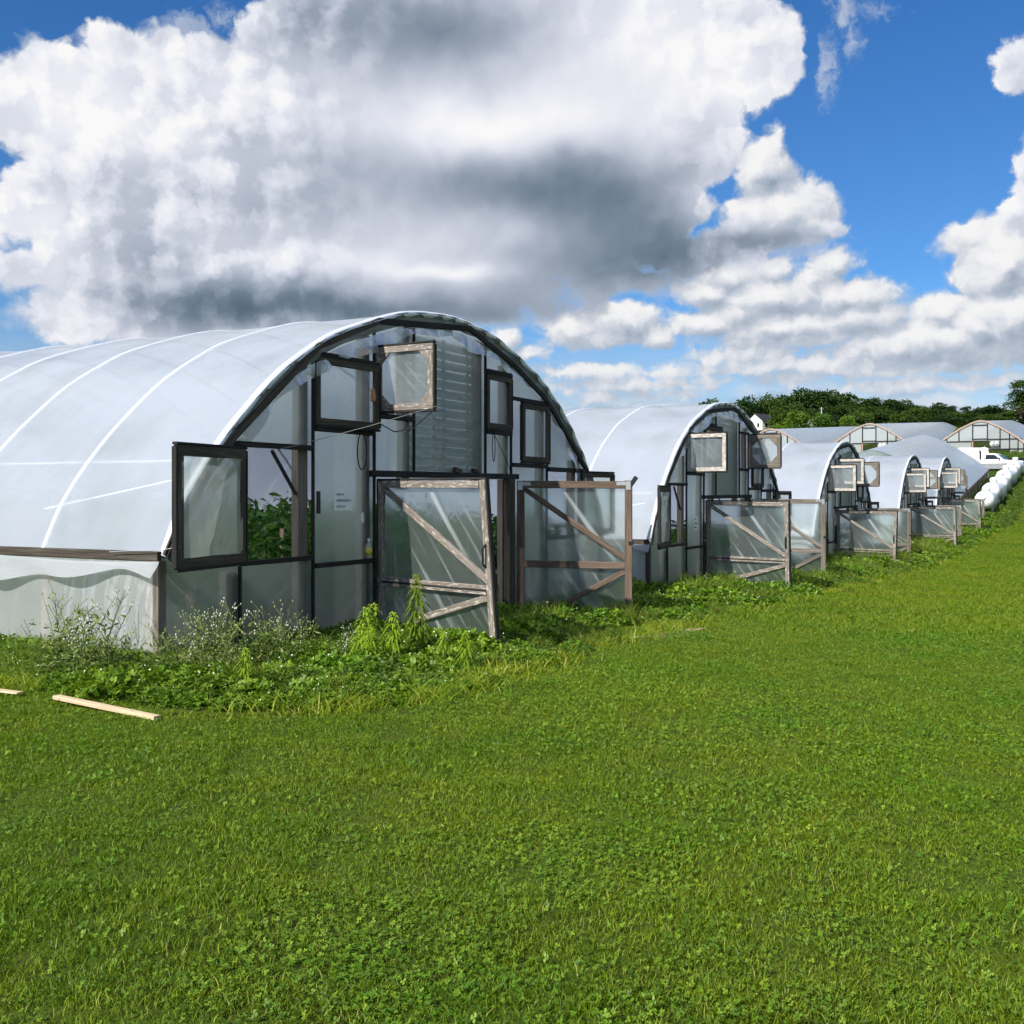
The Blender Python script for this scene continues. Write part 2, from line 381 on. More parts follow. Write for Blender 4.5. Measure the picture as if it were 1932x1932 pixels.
def film(name, clear, tintd=(.80, .83, .86), tintt=(.86, .89, .92), gloss=.10, glossmix=.30, streak=None, diff=.55, wr=.35, tclear=(.93, .95, .96), fine=.28, haze=None, dirt=0.):
    """polythene sheet: part clear, part milky, a little gloss, creased"""
    m, N, out = mat(name)
    fine_amt = fine; co = N.n('ShaderNodeTexCoord').outputs['Object']
    broad = N.noise(co, .9, 4, .55); fine = N.noise(N.v('MULTIPLY', co, (1.4, 1.4, 5.0)), 2.2, 5, .6)
    h = N.m('ADD', N.m('MULTIPLY', broad, 1.0), N.m('MULTIPLY', fine, fine_amt))
    cl = N.m('MULTIPLY', N.rng(broad, .3, .7, .88, 1.12), clear)
    if streak:
        s1 = N.noise(uvmap(N, streak[1], streak[2], streak[0]), 1.0, 2, .5)
        s2 = N.noise(uvmap(N, streak[1] * .8, streak[2] * .4, streak[0] * .8), 1.0, 2, .5)
        st = N.m('MULTIPLY', N.rng(s1, .51, .74), N.rng(s2, .38, .60))
        h = N.m('ADD', h, N.m('MULTIPLY', s1, .8))
    nb = bump(N, h, wr, .05)
    d = N.n('ShaderNodeBsdfDiffuse'); d.inputs[0].default_value = (*tintd, 1)
    if dirt:                                             # algae and dust in blotches and run-off streaks
        dn = N.m('MULTIPLY', N.rng(N.noise(N.v('MULTIPLY', co, (1, 1, .35)), 1.1, 6, .65), .42, .72), dirt * 2)
        N.put(d.inputs[0], N.mix(dn, tintd, (tintd[0] * .62, tintd[1] * .68, tintd[2] * .60)))
    d.inputs[1].default_value = 0; N.put(d.inputs['Normal'], nb)
    tr = N.n('ShaderNodeBsdfTranslucent'); tr.inputs[0].default_value = (*tintt, 1); N.put(tr.inputs['Normal'], nb)
    m1 = N.n('ShaderNodeMixShader'); m1.inputs[0].default_value = 1 - diff; N.put(m1.inputs[1], d.outputs[0]); N.put(m1.inputs[2], tr.outputs[0])
    tp = N.n('ShaderNodeBsdfTransparent'); tp.inputs[0].default_value = (*tclear, 1)
    through = tp.outputs[0]
    if haze:                                             # part of what comes through is scattered a little
        rf = N.n('ShaderNodeBsdfRefraction'); rf.inputs['Color'].default_value = (*tclear, 1); rf.inputs['Roughness'].default_value = haze[1]; rf.inputs['IOR'].default_value = haze[2]
        mh = N.n('ShaderNodeMixShader'); mh.inputs[0].default_value = haze[0]; N.put(mh.inputs[1], tp.outputs[0]); N.put(mh.inputs[2], rf.outputs[0]); through = mh.outputs[0]
    m2 = N.n('ShaderNodeMixShader'); N.put(m2.inputs[0], cl); N.put(m2.inputs[1], m1.outputs[0]); N.put(m2.inputs[2], through)
    if streak:                                           # bright highlights along stretched creases, painted in as milky white
        ws = N.n('ShaderNodeBsdfDiffuse'); ws.inputs[0].default_value = (.72, .76, .78, 1); wt = N.n('ShaderNodeBsdfTranslucent'); wt.inputs[0].default_value = (.72, .76, .78, 1)
        wm = N.n('ShaderNodeMixShader'); wm.inputs[0].default_value = .5; N.put(wm.inputs[1], ws.outputs[0]); N.put(wm.inputs[2], wt.outputs[0])
        m2b = N.n('ShaderNodeMixShader'); N.put(m2b.inputs[0], N.m('MULTIPLY', st, streak[3])); N.put(m2b.inputs[1], m2.outputs[0]); N.put(m2b.inputs[2], wm.outputs[0]); m2 = m2b
    gl = N.n('ShaderNodeBsdfGlossy'); gl.inputs['Roughness'].default_value = gloss; N.put(gl.inputs['Normal'], nb)
    fr = N.n('ShaderNodeLayerWeight'); fr.inputs[0].default_value = .25; N.put(fr.inputs['Normal'], nb)
    m3 = N.n('ShaderNodeMixShader'); N.put(m3.inputs[0], N.m('MULTIPLY_ADD', fr.outputs['Fresnel'], glossmix, .015)); N.put(m3.inputs[1], m2.outputs[0]); N.put(m3.inputs[2], gl.outputs[0])
    N.put(out.inputs[0], m3.outputs[0]); return m
film('roof_film', .20, (.66, .72, .83), (.80, .87, .97), diff=.50, gloss=.18, glossmix=.36, wr=.38, streak=(.5, .35, 2.2, .18), dirt=.24)
film('side_film', .42, (.86, .92, .97), (.88, .92, .96), diff=.60, gloss=.12, wr=.4, streak=(1.35, .5, 4, .3), fine=.1, dirt=.04)
film('end_film', .56, (.42, .49, .48), (.78, .86, .83), .10, .26, streak=(-.5, .6, 8, .16), diff=.42, wr=.22, tclear=(.92, .99, .96), fine=.03, haze=(.80, .75, 1.06), dirt=.2)
film('gate_film', .74, (.32, .38, .37), (.60, .66, .64), .10, .26, streak=(.92, .45, 9, .60), diff=.5, wr=.28, tclear=(.90, .97, .95), fine=.03, haze=(.65, .6, 1.05), dirt=.2)
film('window_film', .64, (.50, .55, .57), (.66, .72, .74), .10, .18, streak=(.8, .7, 7, .45), diff=.5, wr=.10, tclear=(.92, .97, .96), fine=.02, haze=(.5, .5, 1.05), dirt=.15)
film('hoop_film', .0, (.76, .81, .88), (.8, .8, .8), .2, .2, diff=.85, wr=.05)
film('crumpled_film', .25, (.55, .58, .60), (.6, .63, .65), gloss=.10, glossmix=.35, diff=.6, wr=.9)
film('louver_sheet', .25, (.32, .40, .36), (.52, .60, .54), .15, .3, diff=.5, wr=.1)
film('bottle_plastic', .45, (.75, .80, .82), (.8, .85, .88), .05, .5, diff=.6, wr=.05)

def leafy(name, stops, trans=.35, patch=None, rough=.5, attr='tint', spec=.25, each=False):
    """leaves: colour by a per-leaf attribute; some light comes through"""
    m, N, out = mat(name)
    a = N.n('ShaderNodeAttribute', attribute_name=attr).outputs['Fac']
    c = N.ramp(a, stops)
    if each:                                             # every tree its own green
        c = N.mix(1., c, N.ramp(N.n('ShaderNodeObjectInfo').outputs['Random'], [(0, (.75, .80, .85)), (.5, (1.15, 1.1, 1.0)), (1, (1.75, 1.5, 1.1))]), 'MULTIPLY')
    if patch:
        for sc, amt, col in patch:
            n = N.noise(N.v('MULTIPLY', wpos(N), (1, 1, .2)), sc, 4, .6)
            c = N.mix(N.m('MULTIPLY', N.rng(n, .42, .64), amt), c, N.mix(1., c, col, 'MULTIPLY'))
    b = bsdf(N, c, rough, spec)
    tl = N.n('ShaderNodeBsdfTranslucent'); N.put(tl.inputs[0], N.mix(1., c, (1.15, 1.25, .55), 'MULTIPLY'))
    mx = N.n('ShaderNodeMixShader'); mx.inputs[0].default_value = trans; N.put(mx.inputs[1], b.outputs[0]); N.put(mx.inputs[2], tl.outputs[0])
    N.put(out.inputs[0], mx.outputs[0]); return m
PATCH = [(.55, .8, (.72, .92, .55)), (.16, .7, (1.25, 1.12, .9)), (2.6, .5, (1.25, 1.1, .75))]
leafy('grass', [(0, (.060, .105, .008)), (.5, (.150, .235, .012)), (.85, (.255, .31, .028)), (1, (.42, .40, .13))], .35, PATCH)
leafy('clover', [(0, (.06, .13, .010)), (.6, (.115, .22, .015)), (1, (.20, .31, .03))], .3, PATCH)
leafy('weed_leaf', [(0, (.035, .080, .010)), (.6, (.085, .155, .018)), (1, (.19, .26, .035))], .35)
leafy('weed_grass', [(0, (.07, .13, .012)), (.6, (.16, .23, .020)), (1, (.30, .32, .07))], .4)
leafy('lime_leaf', [(0, (.13, .23, .015)), (.6, (.25, .38, .025)), (1, (.40, .52, .06))], .4)
leafy('dry_stem', [(0, (.06, .11, .018)), (.6, (.13, .20, .035)), (1, (.28, .30, .10))], .2)
leafy('crop_leaf', [(0, (.022, .075, .014)), (.6, (.045, .125, .022)), (1, (.11, .21, .05))], .4)
leafy('tree_leaf', [(0, (.022, .050, .012)), (.6, (.050, .095, .020)), (1, (.095, .150, .032))], .3, spec=.15, each=True)
leafy('tree_leaf_dark', [(0, (.014, .036, .012)), (.6, (.030, .066, .018)), (1, (.058, .105, .026))], .3, spec=.15, each=True)
leafy('tree_leaf_pale', [(0, (.05, .11, .015)), (.6, (.10, .18, .022)), (1, (.18, .26, .04))], .35, spec=.15, each=True)
plain('blossom', (.74, .74, .64), .8, .2, 0, .1)
plain('stalk', (.12, .16, .05), .8, .2)
plain('seed_head', (.30, .34, .12), .8, .2, 0, .25, 40)

def ground_material():
    m, N, out = mat('lawn_soil')
    p = wpos(N)
    n1 = N.noise(p, .16, 4, .6); n2 = N.noise(p, 2.2, 6, .65); n3 = N.noise(p, 30, 4, .7)
    c = N.ramp(N.m('ADD', N.m('MULTIPLY', n2, .5), N.m('MULTIPLY', n3, .5)), [(.3, (.022, .036, .005)), (.55, (.06, .088, .010)), (.75, (.12, .145, .025))])
    c = N.mix(N.m('MULTIPLY', N.rng(n1, .4, .65), .4), c, (.08, .112, .010))
    b = bsdf(N, c, .95, .1, normal=bump(N, n3, .6, .03)); N.put(out.inputs[0], b.outputs[0])
ground_material()
M = MATS
# ------------------------------------------------------------------ the near greenhouses
XC = 4.985
HALF = [(4.92, 1.0), (4.894, 1.05), (4.67, 1.49), (4.264, 2.0), (3.85, 2.40), (3.38, 2.79), (2.87, 3.10), (2.52, 3.28), (1.98, 3.475), (1.28, 3.69), (.85, 3.77), (.35, 3.82), (0, 3.835)]
def smooth_curve(pts, n):
    pts = [Vector((*p, 0)) for p in pts]; P = [2 * pts[0] - pts[1]] + pts + [2 * pts[-1] - pts[-2]]; out = []
    for i in range(1, len(P) - 2):
        for k in range(n):
            t = k / n; a, b, c, d = P[i - 1], P[i], P[i + 1], P[i + 2]
            out.append(.5 * ((2 * b) + (c - a) * t + (2 * a - 5 * b + 4 * c - d) * t * t + (3 * b - a - 3 * c + d) * t ** 3))
    out.append(pts[-1]); return [(v.x, v.y) for v in out]
_h = [(XC - d, z) for d, z in HALF]; _full = _h + [(2 * XC - x, z) for x, z in reversed(_h[:-1])]
ARCH = smooth_curve(_full, 3)
_ax = np.array([a for a, b in ARCH]); _az = np.array([b for a, b in ARCH])
def archz(x): return float(np.interp(x, _ax, _az))
def arch_off(i, off):        # point of the arch moved inwards
    x0, z0 = ARCH[max(i - 1, 0)]; x1, z1 = ARCH[min(i + 1, len(ARCH) - 1)]; d = math.hypot(x1 - x0, z1 - z0)
    return ARCH[i][0] + (z1 - z0) / d * off, ARCH[i][1] - (x1 - x0) / d * off

def roof_sheet(prof, ys, sag=.018, slope=0.):
    mb = MB(); L = [0]
    for i in range(1, len(prof)): L.append(L[-1] + math.hypot(prof[i][0] - prof[i-1][0], prof[i][1] - prof[i-1][1]))
    yy = []
    for a, b in zip(ys[:-1], ys[1:]): yy += [a + (b - a) * k / 6 for k in range(6)]
    yy.append(ys[-1]); base = 0
    for j, y in enumerate(yy):
        k = max(0, np.searchsorted(ys, y + 1e-6) - 1); a = ys[min(k, len(ys) - 2)]; b = ys[min(k, len(ys) - 2) + 1]
        t = (y - a) / (b - a); s = sag * 4 * t * (1 - t)
        for i, (x, z) in enumerate(prof):
            x0, z0 = prof[max(i - 1, 0)]; x1, z1 = prof[min(i + 1, len(prof) - 1)]; d = math.hypot(x1 - x0, z1 - z0)
            w = s * math.sin(math.pi * i / (len(prof) - 1)) ** .5 if 0 < i < len(prof) - 1 else 0
            mb.v.append((x + (z1 - z0) / d * w, y, z - (x1 - x0) / d * w + slope * y))
    n = len(prof)
    for j in range(len(yy) - 1):
        for i in range(n - 1):
            mb.f.append((j * n + i, j * n + i + 1, (j + 1) * n + i + 1, (j + 1) * n + i))
            mb.uv += [(L[i], yy[j]), (L[i + 1], yy[j]), (L[i + 1], yy[j + 1]), (L[i], yy[j + 1])]; mb.mi.append(0)
    return mb

def make_window(par, hx, hy, z0, w, h, ang, wood, octo=False, bar=False, fw=.075, bracket=False, inner=True):
    """swinging vent window, hinge at its origin"""
    f = MB(); t = .045
    f.beam((0, 0, fw / 2), (w, 0, fw / 2), t, fw); f.beam((0, 0, h - fw / 2), (w, 0, h - fw / 2), t, fw)
    f.beam((fw / 2, 0, fw), (fw / 2, 0, h - fw), t - .006, fw, (1, 0, 0)); f.beam((w - fw / 2, 0, fw), (w - fw / 2, 0, h - fw), t - .006, fw, (1, 0, 0))
    if octo:
        c = octo if isinstance(octo, float) else .23
        for sx, sz in ((0, 0), (1, 0), (0, 1), (1, 1)):
            x = fw * .8 if not sx else w - fw * .8; z = fw * .8 if not sz else h - fw * .8
            dx = c if not sx else -c; dz = c if not sz else -c
            pts = [(x, z), (x + dx, z), (x, z + dz)]
            for yy in (-.016, .012): f.face([(a, yy, b) for a, b in (pts if (yy < 0) == ((dx > 0) == (dz > 0)) else pts[::-1])], [(a, b) for a, b in pts])
            f.face([(x + dx, -.016, z), (x + dx, .012, z), (x, .012, z + dz), (x, -.016, z + dz)])
    if bar: f.beam((fw, 0, h * .5), (w - fw, 0, h * .5), t - .01, .05)
    o = f.build('window', wood, par); o.location = (hx, hy, z0); o.rotation_euler = (0, 0, R(ang))
    p = MB().sheet(lambda u, v: (fw * .6 + u * (w - fw * 1.2), .018 + .004 * math.sin(u * 9 + v * 7), fw * .6 + v * (h - fw * 1.2)), 8, 8, (w, h))
    p.build('pane', M['window_film'], o)
    s = MB(); e = .014                                   # black rubber edge
    for a, b in (((-e, 0, -e), (w + e, 0, -e)), ((-e, 0, h + e), (w + e, 0, h + e)), ((-e, 0, e - .002), (-e, 0, h - e)), ((w + e, 0, e - .002), (w + e, 0, h - e))):
        s.beam(a, b, .052, 2 * e - .002, (0, 0, 1) if a[2] == b[2] else (1, 0, 0))
    s.build('edge_seal', M['black_wood'], o)
    if bracket:
        b = MB(); b.box((w - .03, -.028, h - .2), (w - .01, -.024, h - .03)); b.box((w - .2, -.029, h - .05), (w - .03, -.025, h - .03)); b.build('bracket', M['galvanised'], o)
    return o

def make_gate(par, x, y, zb, zt, w, ang, wood, new, rack=0.):
    xr = lambda z: w - rack * (z - zb) / (zt - zb) + rack * .2
    f = MB(); fw = .105 if new else .08; t = .05; zm = .55
    H = zt
    f.beam((fw / 2, 0, zb), (fw / 2, 0, H), t, fw, (1, 0, 0)); f.beam((xr(zb) - fw / 2, 0, zb), (xr(H) - fw / 2, 0, H), t + .004, fw, (1, 0, 0))
    f.beam((fw, -.004, H - fw / 2), (xr(H) - fw, -.004, H - fw / 2 - .01), t, fw)
    f.beam((fw, -.003, zm), (xr(zm) - fw, -.003, zm - .01), t, .10)
    f.beam((fw, -.002, zb + .06), (xr(zb) - fw, -.002, zb + .06), t, .09)
    g = f.build('gate', wood, par); g.location = (x, y, 0); g.rotation_euler = (0, 0, R(ang))
    b = MB(); b.beam((fw, .004, H - fw * 1.1), (xr(zm) - fw, .004, zm + .09), .04, .075); b.build('brace', wood, g)
    b = MB(); b.beam((xr(zm) - fw, .004, zm - .09), (fw * 2.2, .004, zb + .14), .04, .075); b.build('brace', wood, g)
    p = MB(); ph = random.random() * 6
    p.sheet(lambda u, v: (.03 + u * (xr(zb + v * (H - zb)) - .06), .032 + .010 * math.sin(7 * u + 5 * v + ph) * math.sin(3.1 * v), zb + .03 + v * (H - zb - .06)), 14, 14, (w, H - zb))
    p.build('film', M['gate_film'], g)
    if not new:
        s = MB()
        s.beam((-.013, 0, zb), (-.013, 0, H + .025), .055, .024, (1, 0, 0)); s.beam((xr(zb) + .013, 0, zb), (xr(H) + .013, 0, H + .025), .055, .024, (1, 0, 0))
        s.beam((0, 0, H + .013), (xr(H), 0, H + .013), .056, .024); s.beam((fw, -.03, zm - .002), (xr(zm) - fw, -.03, zm - .012), .006, .022)
        s.build('edge_seal', M['black_wood'], g)
        hd = MB(); hd.tube([(xr(.9) - .05, -.03, .78), (xr(.9) - .05, -.075, .82), (xr(.9) - .05, -.075, .98), (xr(.9) - .05, -.03, 1.02)], .012); hd.build('handle', M['black_plastic'], g)
    else:
        b = MB(); b.box((.012, -.034, H - .13), (.085, -.029, H - .01)); b.box((.085, -.035, H - .07), (.2, -.030, H - .02)); b.build('bracket', M['galvanised'], g)
        b = MB(); b.box((w - .085, -.034, H - .13), (w - .02, -.029, H - .01)); b.box((w - .22, -.035, H - .07), (w - .085, -.030, H - .02)); b.build('bracket', M['galvanised'], g)
        b = MB(); b.beam((w - .03, -.01, H - .08), (w + .06, -.03, H + .05), .03, .06); b.build('rubber_flap', M['black_plastic'], g)
        b = MB(); b.beam((w - .05, -.033, .86), (w + .02, -.033, .86), .012, .05); b.build('latch', M['black_plastic'], g)
    return g

COLS = [.06, 1.08, 2.19, 3.30, 4.13, 5.91, 6.66, 7.83, 9.0, 9.91]
OPEN = {1: [(.89, 2.01)], 2: [(2.28, 3.02)], 3: [(-.6, 1.75), (2.48, 3.27)], 4: [(-.6, 1.75)], 5: [(-.6, 1.75), (2.45, 3.22)], 6: [(2.0, 2.9)], 7: [(.89, 1.9)]}
def end_film(par):
    mb = MB()
    for c in range(len(COLS) - 1):
        x0, x1 = COLS[c], COLS[c + 1]; z = -.45
        for a, b in OPEN.get(c, []) + [(99, 99)]:
            if a < 50:
                if a > z: mb.sheet(lambda u, v: (x0 + u * (x1 - x0), 0, z + v * (a - z)), 4, 6, (1, 1)); k = len(mb.f) - 24; _uvfix(mb, k)
                z = b
            else:
                xs = [x0] + [x for x, _ in ARCH if x0 < x < x1] + [x1]
                top = [(x, 0, archz(x) - .02) for x in xs]
                pts = [(x0, 0, z), (x1, 0, z)] + top[::-1]
                mb.face(pts, [(p[0], p[2]) for p in pts])
    return mb.build('end_film', M['end_film'], par)
def _uvfix(mb, k):
    i = sum(len(f) for f in mb.f[:k])
    for f in mb.f[k:]:
        for q in f: mb.uv[i] = (mb.v[q][0], mb.v[q][2]); i += 1

def make_greenhouse(n, label, ox, oy, oz, length, wins):
    g = thing('greenhouse', label, 'greenhouse', (ox, oy, oz), R(62), 'high tunnel greenhouses along the lawn')
    near = n <= 2
    # skin and bows
    ys = [-.09] + [1.53 * k for k in range(1, int(length / 1.53) + 1)]
    roof_sheet(ARCH, ys).build('roof_film', M['roof_film'], g, smooth=True)
    for k, y in enumerate([0.0] + ys[1:]):
        ext = [arch_off(i, .010 if k else .02) for i in range(0, len(ARCH))]
        MB().tube([(x, y - (0 if k else .05), z) for x, z in ext], .026 if k else .045, 6).build('hoop', M['hoop_film'], g, smooth=True)
    Lr = ys[-1]
    if near:
        MB().tube([(archz_inv(1.86) + .03, .1, 1.86), (archz_inv(1.86) + .03, Lr, 1.86)], .010, 6).build('purlin', M['hoop_film'], g)
        MB().tube([(archz_inv(1.68) + .01, .2, 1.68), (archz_inv(1.40) + .01, 1.75, 1.40)], .010, 6).build('wind_brace', M['hoop_film'], g)
    for sx, nm in ((0, 0), (1, 1)):
        X = (lambda x: x) if sx == 0 else (lambda x: 2 * XC - x)
        # long wall: sheet down to a base board, eave board, loose flap under it
        def wall(u, v): y = -.01 + u * (Lr + .01); return (X(.02 + .012 * math.sin(y * 3.3) * math.sin(v * 3.1)), y, -.12 + v * 1.10)
        MB().sheet(wall, int(Lr * 4), 5, (Lr, 1.1)).build('side_film', M['side_film'], g, smooth=True)
        eb = MB(); y = -.05
        while y < Lr:
            L = min(3.66, Lr - y + .05); eb.beam((X(.035), y, 1.0), (X(.035), y + L - .006, 1.0), .05, .085); y += L
        eb.build('eave_board', M['dark_wood'], g)
        MB().beam((X(.012), .02, -.03), (X(.012), Lr, -.03), .04, .20).build('base_board', M['lumber'], g)
        if near or sx == 0:
            def flap(u, v):
                y = -.09 + u * (Lr * .6 + .09); a = .955 - .02 * math.sin(y * 1.7); low = .80 + .055 * math.sin(y * 2.1 + .8) + .03 * math.sin(y * 5.3)
                return (X(-.005 - .07 * v - .035 * math.sin(y * 6 + 2 * v) * v), y, a + (low - a) * v)
            MB().sheet(flap, int(Lr * 8), 4, (Lr * .6, .2)).build('film_flap', M['crumpled_film'], g, smooth=True)
        for k in range(0, len(ys)):
            MB().beam((X(.14), ys[k] if k else .14, -.3), (X(.14), ys[k] if k else .14, 1.0), .09, .09, (1, 0, 0)).build('side_post', M['red_wood'], g)
        MB().beam((X(.055), -.03, -.35), (X(.055), -.03, .96), .07, .10, (1, 0, 0)).build('corner_post', M['dark_wood'] if n > 1 or sx else M['grey_wood'], g)
    # end wall
    end_film(g)
    nb = MB(); pts = [(x, Lr + .004, z) for x, z in ARCH]; nb.face([(.06, Lr + .004, -.4)] + pts + [(9.91, Lr + .004, -.4)]); nb.build('back_film', M['end_film'], g)
    bat = [(1.08, -.35, .85), (2.19, -.35, 3.06), (3.30, -.35, 3.44), (4.13, 1.78, 3.58), (5.91, 1.80, 3.64), (6.66, 1.80, 3.42), (7.83, -.45, 3.02), (9.0, -.45, 2.2)]
    for x, a, b in bat: MB().beam((x, -.022, a), (x, -.022, b), .034, .028, (1, 0, 0)).build('batten', M['black_wood'], g)
    for x, a, b in [(2.07, -.35, 2.98), (3.18, -.35, 3.38), (4.01, 1.6, 3.6), (5.79, 1.6, 3.62), (6.55, -.45, 3.38), (7.71, -.45, 2.95), (8.88, -.45, 2.1), (1.0, -.35, .8)]:
        MB().beam((x, .06, a), (x, .06, b), .09, .16, (1, 0, 0)).build('post', M['post_wood'], g)
    rails = [(.82, 2.17, 2.035, .055), (1.10, 2.17, .875, .05), (2.21, 3.28, .785, .05), (2.21, 3.28, 3.05, .05), (2.21, 3.28, 2.25, .06), (3.32, 4.11, 3.30, .05), (3.32, 4.11, 2.46, .06), (5.93, 6.64, 3.25, .05), (5.93, 6.64, 2.41, .06), (6.68, 7.81, 2.93, .05), (6.68, 7.81, 1.97, .06), (7.85, 9.3, 1.93, .07), (7.85, 8.98, .87, .06)]
    for a, b, z, h in rails: MB().beam((a, -.03, z), (b, -.03, z), .06, h).build('rail', M['black_wood'], g)
    MB().beam((3.22, -.035, 1.785), (6.82, -.035, 1.80), .07, .075).build('header', M['black_wood'], g)
    jb = MB(); jb.beam((6.56, -.05, -.45), (6.56, -.05, 1.76), .10, .17, (1, 0, 0)); jb.build('door_jamb', M['dark_wood'], g)
    MB().beam((1.6, .03, 1.99), (1.97, .03, 1.55), .03, .035).build('corner_brace', M['black_wood'], g)
    # boards that follow the arch, with the gathered film above and below them
    bp = [(.085, 1.0), (.316, 1.43), (.70, 1.90), (2.204, 3.115), (3.31, 3.545), (5.40, 3.745), (6.65, 3.40), (7.72, 2.98), (8.6, 2.38), (9.42, 1.80), (9.88, 1.0)]
    for (xa, za), (xb, zb) in zip(bp[:-1], bp[1:]):
        MB().beam((xa, -.075, za), (xb, -.075, zb), .035, .075, (-(zb - za), 0, xb - xa)).build('rake_board', M['dark_wood'] if xb < 5 else M['black_wood'], g)
    ph = random.random() * 9
    bx = [p[0] for p in bp]; bz = [p[1] for p in bp]
    def above(u, v):
        i = u * (len(ARCH) - 1); k = min(int(i), len(ARCH) - 2); t = i - k; x = ARCH[k][0] * (1 - t) + ARCH[k + 1][0] * t; z = ARCH[k][1] * (1 - t) + ARCH[k + 1][1] * t
        nx, nz = arch_off(k, .15)[0] - ARCH[k][0], arch_off(k, .15)[1] - ARCH[k][1]
        return (x + nx * v, -.09 + .03 * v + .012 * math.sin(u * 160 + 3 * v), z + nz * v)
    MB().sheet(above, 160, 3, (14, .15)).build('gathered_film', M['gather_film'], g, smooth=True)
    def below(u, v):
        i = (.07 + .86 * u) * (len(ARCH) - 1); k = min(int(i), len(ARCH) - 2); t = i - k; x = ARCH[k][0] * (1 - t) + ARCH[k + 1][0] * t; z = ARCH[k][1] * (1 - t) + ARCH[k + 1][1] * t
        n0 = arch_off(k, 1.)[0] - ARCH[k][0], arch_off(k, 1.)[1] - ARCH[k][1]
        d = .17 + v * (.13 + .045 * math.sin(u * 21 + ph) + .03 * math.sin(u * 53 + 2 * ph))
        return (x + n0[0] * d, -.05 - .03 * v * math.sin(u * 120) - .02 * v, z + n0[1] * d)
    MB().sheet(below, 150, 3, (12, .15)).build('film_edge', M['crumpled_film'], g, smooth=True)
    # louvred vent behind the sheet
    lv = MB()
    for x in (4.18, 4.805, 5.04, 5.66): lv.beam((x, .13, 1.80), (x, .13, archz(x) - .28), .03, .04, (1, 0, 0))
    lo = lv.build('louver_vent', M['black_wood'], g)
    sl = MB(); z = 1.85
    while z < 3.48:
        sl.beam((4.2, .10, z), (5.84, .10, z), .012, .135, (0, .55, 1)); z += .125
    sl.build('slats', M['louver_sheet'], lo)
    for w in wins: make_window(g, *w)
    make_gate(g, 3.32, -.08, -.12, 1.70, 1.80, -103 + [0, 2, -3, 3, -4][n - 1], M['peeled_wood'], False, [.17, .03, -.05, .04, .06][n - 1])
    make_gate(g, 6.70, -.10, -.40, 1.74, 1.65, -73 + [0, -2, 3, -4, 3][n - 1], M['brown_wood'] if n == 1 else M['grey_wood'], True)
    return g
def archz_inv(z): return float(np.interp(z, [b for a, b in ARCH[:len(ARCH) // 2]], [a for a, b in ARCH[:len(ARCH) // 2]]))
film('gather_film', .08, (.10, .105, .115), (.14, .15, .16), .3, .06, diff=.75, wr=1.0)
SW, DW = M['sunlit_wood'], M['dark_wood']
def windows(w1, top, oc, low, first=False):
    """hinge x, hinge y, bottom, width, height, heading, wood, eight-cornered pane"""
    L = [(1.10, -.06, .89, 1.07, 1.09, -170.5, M['dark_wood'], False, False, .095, True),
         (2.215, -.03, 2.29, 1.05 if w1 > -20 else .80, .73, w1, M['dark_wood'] if w1 > -20 else SW, False),  # swung sash gets the sunlit colour, a closed one the dark wood
         (3.325, -.035, 2.50, .80, .74, top, (M['peeled_wood'] if first else SW) if top < -20 else DW, .15 if first else False),
         (9.05, -.06, .90, .95, 1.0, -10, M['dark_wood'])]
    L.append((5.925, -.03, 2.46, .715, .75, 0, M['dark_wood'], False) if oc > -20 else (6.66, -.035, 2.46, .74, .76, oc, M['grey_wood'], True))
    L.append((6.99, -.03, 2.03, .80, .85, -3, M['dark_wood'], False) if low > -20 else (7.80, -.035, 2.03, .74, .92, low, M['grey_wood'], False, True))
    return L
GH = [(1, 'nearest and largest greenhouse, its grey film end wall filling the left half', -3.16, 9.216, 0., 23.5, windows(-4, -92, 0, 0, True)),
      (2, 'second greenhouse from the front, a pale square window and a grey eight-cornered one swung out', 2.37, 18.64, -.30, 23.5, windows(-94, -8, -90, -4)),
      (3, 'middle greenhouse of the row, three vents open above its gates', 8.1, 28.5, -.65, 23.5, windows(-96, -86, -97, -4)),
      (4, 'fourth greenhouse along the row, a tall double window hanging open on its right', 14.43, 39.5, -.67, 23.5, windows(-90, -97, -86, -93)),
      (5, 'last and smallest arched end of the row beside the white tanks', 19.5, 48.5, -.44, 23.5, windows(-97, -88, -94, -88))]
houses = [make_greenhouse(*a) for a in GH]
def local(g, x, y, z):       # a point of a greenhouse in world space
    o = houses[g].location; c, s = math.cos(R(62)), math.sin(R(62))
    return Vector((o.x + x * c - y * s, o.y + x * s + y * c, o.z + z))
for g in houses:             # bare soil inside
    n = houses.index(g); mb = MB()
    def fl(u, v):
        p = local(n, .08 + u * 9.8, .02 + v * 23.2, 0); return (p.x, p.y, G(p.x, p.y) + .02)
    tag(mb.sheet(fl, 14, 24, (10, 23)).build('soil_bed', M['soil']), 'bare soil floor inside a greenhouse', kind='structure')

